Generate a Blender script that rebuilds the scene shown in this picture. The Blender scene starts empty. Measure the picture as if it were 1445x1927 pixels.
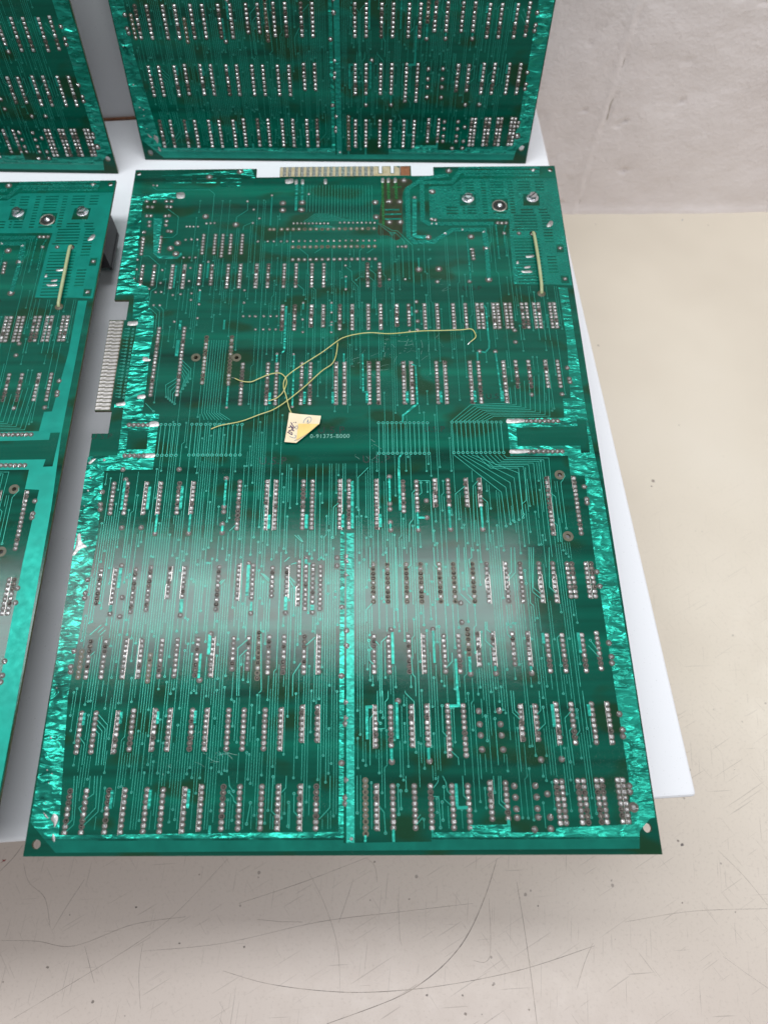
import bpy, bmesh, math, random
import numpy as np
from mathutils import Vector, Matrix
random.seed(7)
SC = bpy.context.scene
COL = SC.collection

# ------------------------------------------------------------------ camera
TABLE_Z = 0.0
BOARD_Z = 0.170                      # solder side of the main board
cam_data = bpy.data.cameras.new('camera')
cam = bpy.data.objects.new('camera', cam_data); COL.objects.link(cam)
cam.location = (0.155545, 0.023022, BOARD_Z + 0.350820)
cam.rotation_euler = (0.397140, 0.008946, -0.003571)
cam_data.sensor_fit = 'VERTICAL'; cam_data.sensor_height = 36.0; cam_data.sensor_width = 27.0
cam_data.lens = 1300 / 1927 * 36.0
cam_data.shift_x = (722.5 - 671.285) / 1927
cam_data.shift_y = (961.452 - 963.5) / 1927
cam_data.clip_start = 0.01; cam_data.clip_end = 50
cam_data.dof.use_dof = True; cam_data.dof.focus_distance = 0.385; cam_data.dof.aperture_fstop = 8.0
SC.camera = cam

# ------------------------------------------------------------------ light
world = bpy.data.worlds.new('World'); SC.world = world; world.use_nodes = True
bg = world.node_tree.nodes['Background']
bg.inputs[0].default_value = (0.95, 0.97, 1.0, 1); bg.inputs[1].default_value = 0.34
# the room: pale ceiling and walls above, dark floor below the table
wn = world.node_tree
wt = wn.nodes.new('ShaderNodeTexCoord'); ws = wn.nodes.new('ShaderNodeSeparateXYZ'); wm = wn.nodes.new('ShaderNodeMapRange')
wn.links.new(wt.outputs['Generated'], ws.inputs[0]); wn.links.new(ws.outputs[2], wm.inputs[0])
wm.inputs[1].default_value = -0.30; wm.inputs[2].default_value = 0.15; wm.inputs[3].default_value = 0.08; wm.inputs[4].default_value = 0.36
wn.links.new(wm.outputs[0], bg.inputs[1])
def area(name, loc, sx, sy, watt, col):
    d = bpy.data.lights.new(name, 'AREA'); d.shape = 'RECTANGLE'; d.size = sx; d.size_y = sy
    d.energy = watt; d.color = col
    o = bpy.data.objects.new(name, d); COL.objects.link(o); o.location = loc
    return o
# two fluorescent ceiling fixtures, parallel to the wall
LAMP_Z = BOARD_Z + 1.05
area('ceiling_or_fill_lamp', (-0.08, 0.411, LAMP_Z), 1.16, 0.222, 11.7, (0.93, 0.97, 1.0))
area('ceiling_or_fill_lamp', (0.37, -0.44, LAMP_Z), 0.95, 0.23, 5.0, (0.98, 0.985, 1.0))
area('ceiling_or_fill_lamp', (1.25, 0.10, LAMP_Z), 0.23, 0.95, 6.0, (0.98, 0.985, 1.0))  # added fill lamp at the right, brightens the wall and table
vs = SC.view_settings
vs.view_transform = 'Standard'; vs.look = 'None'; vs.exposure = 0.0; vs.gamma = 1.0; vs.use_curve_mapping = False

# ------------------------------------------------------------------ board measurements (millimetres on the board)
ROWS=[["s",17.3,18.7,8],["s",25.0,18.8,8],["s",35.7,18.9,8],["s",43.2,18.9,8],["s",53.6,19.1,8],["s",61.2,19.1,8],["s",71.6,19.3,8],["s",79.3,20.3,8],["s",89.6,20.3,8],["s",97.4,20.3,8],["s",107.7,20.3,8],["s",115.5,20.3,8],["s",125.8,20.3,8],["s",133.4,20.3,8],["o",156.5,20.4,10],["s",161.6,20.3,8],["s",169.3,20.3,8],["s",179.5,20.3,8],["s",187.1,20.3,8],["s",197.2,20.3,8],["s",204.7,20.3,8],["s",215.1,22.8,7],["s",222.5,22.8,7],["s",246.4,22.1,8],["s",249.0,22.1,8],["s",256.6,22.3,8],["s",259.2,22.3,8],["s",265.4,22.5,8],["s",267.9,22.5,8],["s",275.3,22.6,8],["s",277.8,22.6,8],["s",17.4,54.1,8],["s",24.5,54.2,8],["s",35.5,54.3,8],["s",42.8,55.3,8],["s",53.7,55.3,8],["s",60.9,55.3,8],["s",71.9,55.3,8],["s",79.0,55.3,8],["s",89.7,55.3,8],["s",97.3,55.3,8],["s",107.6,55.3,8],["s",115.4,55.3,8],["s",125.8,57.8,7],["s",133.3,57.8,7],["s",161.6,56.4,8],["s",169.1,56.5,8],["s",179.3,56.6,8],["s",186.9,56.8,8],["s",197.1,54.4,10],["s",204.8,54.4,10],["s",232.7,57.8,7],["s",240.1,57.8,7],["s",250.3,57.4,8],["s",257.7,57.4,8],["s",267.7,57.5,8],["s",275.4,57.5,8],["o",12.9,87.1,6],["o",48.0,85.1,6],["s",16.7,89.7,8],["s",24.4,89.7,8],["s",35.0,89.8,8],["s",42.9,89.9,8],["s",53.3,90.1,8],["s",61.1,90.2,8],["s",71.6,90.4,8],["s",79.3,90.5,8],["s",89.9,92.2,7],["s",97.5,92.3,7],["s",107.9,91.6,8],["s",115.6,91.6,8],["s",126.0,91.6,8],["s",133.4,91.6,8],["d",102.8,91.2,10],["s",161.4,91.6,8],["s",169.0,91.6,8],["s",179.1,91.6,8],["s",186.7,91.6,8],["s",197.1,91.6,8],["s",204.5,91.6,8],["s",214.4,93.8,7],["d",209.4,97.4,6],["s",222.0,93.8,7],["s",232.1,93.8,7],["s",239.8,93.8,7],["s",249.5,91.6,8],["s",257.3,91.6,8],["s",267.4,91.6,8],["s",275.0,92.6,8],["s",16.7,127.8,8],["s",24.5,127.9,8],["s",35.1,125.5,10],["s",43.1,126.7,10],["s",53.5,129.9,7],["s",61.3,129.9,7],["s",79.5,126.7,10],["s",90.1,129.9,8],["s",97.7,129.9,8],["s",108.1,129.9,7],["s",115.8,129.9,7],["s",122.1,129.4,10],["s",125.8,126.7,10],["s",129.6,128.9,9],["s",133.6,126.7,10],["d",161.5,128.9,9],["d",169.1,128.9,9],["d",179.0,128.9,9],["d",186.7,128.9,9],["d",196.6,128.9,9],["d",204.1,128.9,9],["d",214.2,128.9,9],["s",221.7,128.9,9],["s",231.8,128.9,9],["s",239.5,128.9,9],["s",249.5,128.9,9],["s",256.9,128.9,9],["s",264.5,129.9,8],["s",267.0,129.9,8],["s",274.5,129.9,8],["s",277.2,129.9,8],["s",16.9,178.8,8],["s",24.5,178.8,8],["s",35.3,178.8,8],["s",43.2,178.8,8],["s",53.7,178.8,8],["s",61.6,178.8,8],["s",87.5,174.4,12],["s",102.9,174.4,12],["s",108.0,174.4,12],["s",123.2,174.4,12],["s",128.3,174.4,12],["s",143.6,174.4,12],["s",148.7,174.4,12],["s",163.9,174.4,12],["s",178.8,178.8,8],["s",186.3,178.8,8],["s",196.5,180.9,7],["s",203.9,180.9,7],["s",213.8,180.9,7],["s",221.4,180.9,7],["s",259.2,172.7,14],["s",274.3,172.7,14],["s",30.8,269.9,20],["s",46.5,269.9,20],["d",60.9,270.6,14],["d",76.5,270.6,14],["s",84.4,253.1,12],["s",99.7,253.1,12],["s",105.1,253.1,12],["s",120.2,253.1,12],["s",125.4,253.1,12],["s",140.7,253.1,12],["s",145.8,253.1,12],["s",160.8,253.1,12],["s",166.0,253.1,12],["s",181.3,253.1,12],["s",186.2,253.1,12],["s",201.2,253.1,12],["s",206.4,253.1,12],["s",221.3,253.1,12],["s",226.5,253.1,12],["s",241.5,253.1,12],["s",249.0,258.5,8],["s",256.7,258.5,8],["s",266.8,258.5,8],["s",274.2,258.5,8],["s",106.9,301.5,8],["s",114.6,301.5,8],["s",125.0,302.6,7],["s",132.6,302.6,7],["s",142.8,301.5,8],["s",150.5,301.5,8],["s",160.7,301.5,8],["s",168.4,301.5,8],["s",178.4,302.6,7],["s",185.9,302.6,7],["s",196.0,301.5,8],["s",203.8,301.5,8],["s",213.7,301.5,8],["s",221.4,301.5,8],["s",229.0,301.5,8],["s",231.7,301.5,8],["s",239.0,301.5,8],["s",241.7,301.5,8],["s",246.7,301.5,8],["s",249.4,301.5,8],["s",256.8,301.5,8],["s",259.6,301.5,8],["s",264.6,301.5,8],["s",267.1,301.5,8],["s",274.4,301.5,8],["s",277.2,301.5,8],["s",15.0,335.9,7],["s",22.6,335.9,7],["s",34.5,334.7,8],["s",42.1,334.7,8],["s",52.4,336.0,7],["s",60.0,335.9,7],["s",70.5,334.7,8],["s",78.3,334.7,8],["s",88.7,334.7,8],["r",52.4,361.5,7],["r",60.2,361.4,7],["r",65.2,360.1,8],["r",70.6,361.3,7],["r",78.1,361.2,7],["r",12.6,360.0,6],["r",24.0,360.1,5],["s",88.9,334.7,8],["s",96.5,334.7,8],["s",106.8,334.7,8],["s",114.5,334.7,8],["s",124.7,334.7,8],["s",132.3,334.7,8],["s",160.5,334.7,8],["s",168.2,334.7,8],["rh",138.8,347.7,15],["oh",97.3,373.6,2],["oh",134.5,373.6,17],["oh",138.5,358.3,15]]
JOINTS=[["b",226.5,29.1],["b",226.6,24.2],["b",226.6,19.2],["b",226.6,15.5],["b",236.4,29.2],["b",236.5,24.3],["b",236.4,19.3],["b",236.4,15.7],["b",241.7,25.6],["b",241.9,15.6],["b",234.2,10.5],["b",241.6,10.8],["b",280.4,29.0],["b",280.3,26.4],["c",281.0,19.7],["b",212.3,63.3],["b",212.3,57.1],["b",212.4,52.0],["b",212.6,45.5],["b",222.2,63.4],["b",222.4,57.1],["b",222.5,51.9],["b",222.7,45.4],["b",169.2,40.1],["b",187.2,40.4],["b",172.9,68.3],["b",280.7,61.6],["b",281.1,54.2],["b",280.9,51.3],["b",240.3,40.8],["b",250.2,41.0],["b",222.2,81.6],["b",240.1,81.6],["b",280.6,96.5],["b",280.9,89.5],["b",280.7,86.4],["b",170.3,103.8],["b",191.7,103.9],["b",209.5,81.4],["b",206.7,107.6],["b",8.9,93.8],["b",8.4,86.0],["b",8.8,83.4],["b",74.0,79.0],["b",78.0,102.3],["b",147.5,103.6],["b",147.5,95.7],["b",145.0,80.7],["b",27.3,139.4],["b",29.9,121.8],["b",29.9,111.6],["b",24.6,113.1],["b",61.3,112.1],["b",10.4,131.6],["b",10.1,124.2],["b",10.1,121.6],["b",95.2,140.2],["b",97.8,113.0],["b",115.8,113.1],["b",125.9,142.9],["b",129.7,113.3],["b",142.2,143.1],["b",142.3,138.5],["b",147.5,144.0],["b",147.8,140.5],["b",147.5,133.3],["b",145.1,116.0],["b",206.8,117.8],["b",279.7,134.2],["b",280.2,126.4],["b",20.7,196.6],["b",52.6,196.4],["b",24.6,161.1],["b",35.2,161.1],["b",43.2,157.6],["b",61.4,157.6],["b",23.1,190.3],["b",10.9,182.7],["b",10.9,175.1],["b",11.3,172.2],["b",79.7,190.5],["b",79.6,173.2],["b",79.7,170.2],["b",79.5,162.8],["b",79.7,157.8],["b",171.3,190.8],["b",171.2,174.4],["b",171.2,171.1],["b",171.2,163.3],["b",171.3,158.8],["b",186.3,158.7],["b",191.4,176.0],["b",191.3,165.9],["b",203.9,158.9],["b",221.3,158.8],["b",279.6,183.9],["b",279.9,176.3],["b",279.8,174.0],["b",221.3,159.1],["b",228.0,274.9],["b",237.5,274.7],["b",250.3,281.6],["b",256.4,243.9],["b",274.3,244.1],["b",279.6,262.5],["b",279.9,254.7],["b",280.0,252.5],["a",104.8,274.3],["a",114.9,273.8],["a",115.3,236.9],["a",76.6,236.8],["a",76.6,252.6],["a",119.7,312.7],["a",119.7,299.9],["a",120.0,290.3],["a",137.6,312.5],["a",137.6,305.2],["a",137.7,297.6],["a",137.7,295.5],["a",137.7,290.1],["a",146.5,323.3],["a",89.8,302.7],["a",95.3,302.7],["a",99.5,302.6],["a",103.4,302.6],["a",90.7,292.6],["a",95.5,292.6],["a",99.4,292.5],["a",103.2,292.5],["a",186.0,290.4],["a",88.6,363.4],["a",95.0,363.3],["a",99.0,363.3],["a",103.8,363.2],["a",107.8,363.2],["a",111.7,363.1],["a",115.6,363.3],["a",119.5,363.3],["a",123.3,363.3],["a",127.2,363.2],["a",131.0,363.4],["a",134.8,363.3],["a",138.6,363.3],["a",142.5,363.2],["a",146.4,363.4],["a",150.2,363.3],["a",154.1,363.3],["a",157.9,363.2],["a",161.7,363.2],["a",165.5,363.2],["a",146.3,342.4],["a",146.5,333.3],["a",146.5,323.1],["a",174.2,330.8],["a",184.5,330.8],["a",180.6,357.8],["a",183.1,357.8],["a",185.7,357.7],["a",111.6,378.7],["a",114.1,378.6],["a",116.7,378.6],["a",119.2,378.6],["a",121.8,378.5],["a",124.3,378.5],["a",126.9,378.5],["a",129.4,378.4],["a",132.0,378.4],["a",134.5,378.4],["a",142.5,378.9],["a",145.4,378.9],["a",148.3,378.8],["a",151.2,378.8],["a",154.1,378.8],["a",157.0,378.7],["a",159.9,378.7],["a",162.7,378.6],["a",165.6,378.6],["a",96.0,404.0],["a",121.1,404.8],["c",103.7,396.8],["c",103.9,390.5],["c",116.8,397.1],["c",116.6,390.5],["c",166.2,396.7],["c",166.7,383.6],["c",175.8,397.3],["c",182.8,397.0],["c",175.4,378.9],["c",182.7,378.8],["b",11.1,399.6],["b",16.4,399.3],["b",24.5,399.6],["b",27.9,399.4],["b",12.3,394.6],["b",15.4,394.3],["b",25.3,394.6],["b",27.8,394.4],["b",12.6,386.5],["b",15.2,386.5],["b",25.2,386.3],["b",27.6,386.5],["b",14.9,381.1],["b",15.2,377.8],["b",26.3,381.8],["b",26.4,378.1],["b",28.2,373.0],["b",30.4,372.6],["b",12.5,372.2],["b",12.3,367.0],["b",12.3,363.7],["b",24.0,367.7],["b",24.0,364.0],["a",14.0,414.3],["a",16.5,414.0],["a",53.3,379.4],["a",56.1,379.5],["a",58.7,379.7],["a",40.3,376.8],["a",42.5,376.8],["a",44.9,376.7],["a",47.9,376.7],["a",40.7,365.4],["a",44.6,365.5],["a",48.4,365.5],["a",88.5,383.4],["a",88.4,363.2],["a",84.3,379.4],["a",79.6,398.7],["a",84.3,391.3],["c",52.3,385.5],["c",73.1,378.0],["c",51.9,421.6],["c",73.0,426.3],["c",35.7,362.5],["c",31.4,358.1],["c",35.4,353.4],["a",40.6,365.3],["a",44.4,365.7],["a",48.4,365.5],["a",40.7,350.3],["a",44.6,350.3],["a",48.5,350.3],["a",10.7,348.9],["a",11.2,340.9],["a",10.4,333.4],["a",21.0,324.9],["a",27.9,340.0],["a",27.9,329.6],["a",46.0,341.6],["a",46.0,331.0],["a",48.5,321.0],["a",53.6,323.4],["a",54.0,312.3],["a",25.5,322.2],["a",29.1,322.3],["a",36.7,319.8],["a",41.6,320.4],["a",25.4,311.9],["a",29.3,311.8],["a",53.9,301.6],["a",48.6,315.8],["a",39.7,299.0],["a",82.1,323.1],["a",82.4,313.2],["a",57.2,346.5],["a",82.5,302.7],["a",86.5,302.7],["a",90.3,302.6],["a",95.4,302.6],["b",193.0,400.7],["b",200.2,365.7],["b",228.5,365.4],["b",237.8,369.8],["b",250.9,368.3],["b",212.4,368.4],["b",223.5,371.7],["b",247.3,377.4],["b",250.1,377.3],["b",252.8,377.3],["b",204.0,381.0],["b",206.0,380.5],["b",203.5,377.4],["b",206.6,377.1],["b",260.6,368.2],["c",217.5,425.1],["c",275.6,424.7],["c",186.2,416.5],["c",205.2,405.9],["c",200.7,365.6],["c",228.9,365.6],["c",238.1,355.7],["c",237.8,329.9],["c",193.5,338.6],["c",206.4,338.9],["b",229.0,354.8],["b",229.0,352.2],["b",229.1,349.7],["b",229.2,347.1],["b",286.1,355.3],["b",286.4,329.9],["b",204.9,328.6],["b",225.5,328.5],["b",185.5,357.8],["b",250.6,290.3],["b",190.8,312.8],["b",190.5,305.3],["b",191.2,297.8],["b",190.9,290.9],["b",147.4,143.5],["b",147.4,141.3],["b",147.4,133.5],["b",145.0,116.0],["b",147.5,102.9],["b",147.5,96.1],["b",145.0,80.6],["b",147.6,67.9],["b",147.6,60.3],["b",147.1,57.6],["b",145.2,39.6],["b",147.8,32.1],["b",147.2,24.3],["b",147.2,21.9],["b",149.9,6.8],["b",20.6,225.5],["b",23.3,225.5],["b",26.0,225.4],["b",28.7,225.4],["b",31.4,225.4],["b",20.7,205.4],["b",23.4,205.4],["b",26.1,205.4],["b",28.7,205.3],["b",31.4,205.3],["b",251.7,226.1],["b",254.2,226.1],["b",256.8,226.1],["b",259.4,226.1],["b",262.0,226.1],["b",264.5,226.0],["b",267.1,226.0],["b",269.7,226.0],["b",251.1,206.2],["b",253.8,206.2],["b",256.5,206.2],["b",259.2,206.2],["b",261.8,206.2],["b",264.5,206.1],["b",267.2,206.1],["b",269.8,206.1]]
POLY={"outline":[[[0.0,429.0],[84.1,430.1],[84.6,420.8],[100.8,420.6],[100.4,431.2],[191.5,431.2],[191.2,420.8],[206.9,420.8],[207.3,429.7],[291.0,429.0],[291.0,-0.0],[0.0,0.0],[-1.1,219.9],[9.3,220.2],[9.1,235.1],[-0.9,235.3],[-1.3,300.6],[9.6,300.7],[8.8,316.2],[-0.3,316.3]]],"holes":[[[3.2,425.7],[287.3,425.5],[4.3,4.4],[287.5,9.0]]],"pour":[[[0.2,406.1],[30.0,407.2],[30.5,401.8],[15.6,401.5],[8.3,399.2],[9.5,371.6],[10.3,346.6],[10.8,330.9],[20.9,326.0],[22.3,310.9],[26.5,304.0],[27.5,291.3],[27.0,274.5],[27.6,251.3],[27.5,233.2],[37.5,232.7],[37.7,196.6],[10.2,196.0],[12.0,152.9],[10.2,109.0],[9.3,71.4],[12.1,39.2],[14.9,8.8],[144.0,9.8],[144.0,158.8],[146.4,158.8],[146.3,5.2],[186.6,5.6],[186.8,9.4],[204.3,9.5],[204.6,12.4],[223.2,12.6],[223.2,9.2],[243.7,9.3],[244.1,11.1],[279.0,12.6],[280.7,32.9],[280.4,69.9],[280.1,107.4],[279.7,148.0],[280.7,190.7],[272.8,191.3],[272.8,203.3],[240.3,203.4],[240.5,227.9],[273.8,228.1],[274.5,241.1],[279.0,241.3],[281.8,282.7],[281.3,323.1],[287.0,323.0],[287.0,226.6],[289.3,179.2],[290.3,72.7],[290.3,15.4],[287.7,14.8],[282.2,9.7],[281.0,2.4],[14.6,1.5],[0.9,14.2],[0.9,30.9],[0.6,84.5],[-0.0,170.2],[-0.4,204.7],[16.5,205.6],[15.9,234.4],[15.9,262.1],[15.9,274.8],[17.3,301.5],[13.3,301.7],[12.1,320.2],[0.5,320.3]],[[0.7,422.9],[17.0,423.2],[68.3,427.5],[80.9,428.6],[83.9,419.8],[110.0,419.2],[110.4,408.8],[56.5,408.6],[52.7,410.6],[19.7,410.8],[19.0,418.2],[0.6,417.9]],[[16.5,299.9],[21.9,299.8],[21.9,237.6],[10.2,237.3],[10.2,239.9],[16.8,239.8]],[[147.3,157.2],[151.4,157.2],[151.3,5.2],[147.6,5.2]]],"hole_pour":[[[245.3,221.8],[280.6,222.4],[280.6,227.0],[286.1,227.1],[285.6,205.2],[280.3,205.0],[280.9,209.7],[244.8,209.7]],[[20.4,221.5],[32.1,221.4],[32.8,209.4],[20.9,209.5]]],"plane":[[[203.0,410.8],[219.1,411.1],[226.0,417.6],[290.8,417.2],[290.6,367.4],[290.2,324.7],[280.2,325.5],[253.5,326.1],[254.5,370.6],[255.4,380.6],[202.5,381.5]]],"plane_sq":[[[223.8,403.2],[234.6,403.0],[234.1,392.9],[223.4,393.0]],[[245.2,399.0],[255.9,398.9],[255.2,388.6],[244.5,388.7]],[[266.6,403.1],[277.6,402.9],[276.8,392.4],[265.9,392.5]],[[284.0,358.4],[288.5,358.4],[288.4,351.7],[283.6,351.7]],[[283.7,332.5],[288.8,332.4],[288.8,326.4],[283.7,326.5]]],"screws":[[[229.0,399.2],[272.5,399.1],[249.8,392.7]]],"pour2":[[[17.5,384.3],[23.3,384.2],[23.7,357.1],[25.6,352.1],[36.1,351.6],[38.9,355.1],[39.5,352.4],[36.7,349.3],[24.5,349.5],[20.5,354.4]]],"blob":[[[32.2,226.9],[33.8,228.0],[37.3,227.4],[37.9,224.7],[35.0,224.1],[32.3,224.3]],[[32.4,206.7],[37.5,206.7],[37.3,204.1],[32.3,204.0]],[[240.5,227.7],[249.8,227.6],[250.1,225.4],[240.4,224.7]],[[240.5,207.5],[250.8,207.7],[250.9,205.5],[240.6,204.9]],[[10.8,299.4],[16.4,299.9],[16.8,296.7],[10.9,296.6]],[[23.1,273.0],[24.9,273.0],[27.3,271.5],[28.3,270.8],[27.0,269.8],[23.4,270.0]],[[23.2,245.8],[26.9,246.2],[28.1,244.7],[27.0,243.2],[23.2,243.4]],[[11.2,240.3],[13.7,241.0],[16.3,241.2],[16.4,238.7],[11.4,238.5]],[[0.8,157.6],[2.4,157.9],[4.0,153.0],[7.3,150.2],[4.0,149.0],[0.9,145.1],[-0.3,145.7],[0.7,149.9]],[[11.8,7.8],[12.1,9.4],[12.6,9.2],[13.5,7.8],[13.4,6.0],[12.3,6.7]],[[11.1,18.2],[13.3,16.8],[13.4,14.6],[12.4,11.9],[11.5,14.1],[10.1,15.5]],[[6.0,18.7],[7.7,17.5],[9.0,15.9],[7.4,16.4]],[[30.6,407.2],[35.5,407.6],[36.4,402.7],[31.4,402.4]],[[104.6,418.6],[109.6,419.5],[110.1,415.7],[105.1,414.8]],[[111.1,418.5],[113.1,418.5],[113.2,414.2],[111.2,414.2]],[[115.5,418.5],[117.5,418.4],[117.6,414.1],[115.6,414.1]],[[131.2,418.7],[133.2,418.7],[133.3,414.4],[131.3,414.4]],[[170.7,419.2],[172.6,419.1],[172.6,414.8],[170.6,414.8]],[[174.6,419.1],[176.6,419.1],[176.5,414.8],[174.5,414.8]],[[179.3,419.1],[181.3,419.0],[181.2,414.7],[179.2,414.7]],[[256.8,344.8],[258.0,345.1],[258.2,342.8],[256.6,342.6]],[[263.1,349.3],[265.1,349.4],[268.3,350.2],[268.5,348.2],[263.7,347.4]],[[258.8,336.8],[265.0,337.2],[266.0,335.4],[260.5,335.1]],[[261.4,340.2],[265.0,341.0],[265.2,339.2],[261.7,338.7]],[[279.5,374.9],[282.3,379.0],[284.2,377.9],[283.0,374.4],[280.1,373.4]],[[0.1,201.2],[2.5,203.5],[4.2,203.8],[4.0,202.7],[1.3,200.0]],[[8.1,203.4],[9.6,203.6],[10.0,202.2],[8.7,201.9]],[[2.9,192.3],[3.5,191.7],[3.0,191.1],[2.4,191.7]],[[2.6,184.4],[3.4,183.7],[2.8,183.0],[2.0,183.7]],[[2.1,174.8],[2.6,174.3],[2.2,173.9],[1.7,174.3]],[[3.9,52.4],[4.7,51.8],[4.2,51.1],[3.4,51.8]],[[4.7,37.5],[5.3,37.0],[4.9,36.6],[4.3,37.0]],[[7.2,35.8],[7.7,35.4],[7.3,35.0],[6.8,35.4]],[[6.4,31.7],[6.9,31.3],[6.6,30.9],[6.1,31.3]],[[6.5,22.9],[6.9,22.6],[6.6,22.3],[6.2,22.6]],[[2.9,75.9],[3.4,75.5],[3.1,75.1],[2.6,75.5]]],"stain":[[[172.4,418.1],[190.0,417.9],[191.3,413.4],[187.2,410.0],[184.7,400.8],[183.8,369.7],[179.4,363.3],[174.3,367.5],[167.6,369.0],[169.3,387.6]]]}
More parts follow.
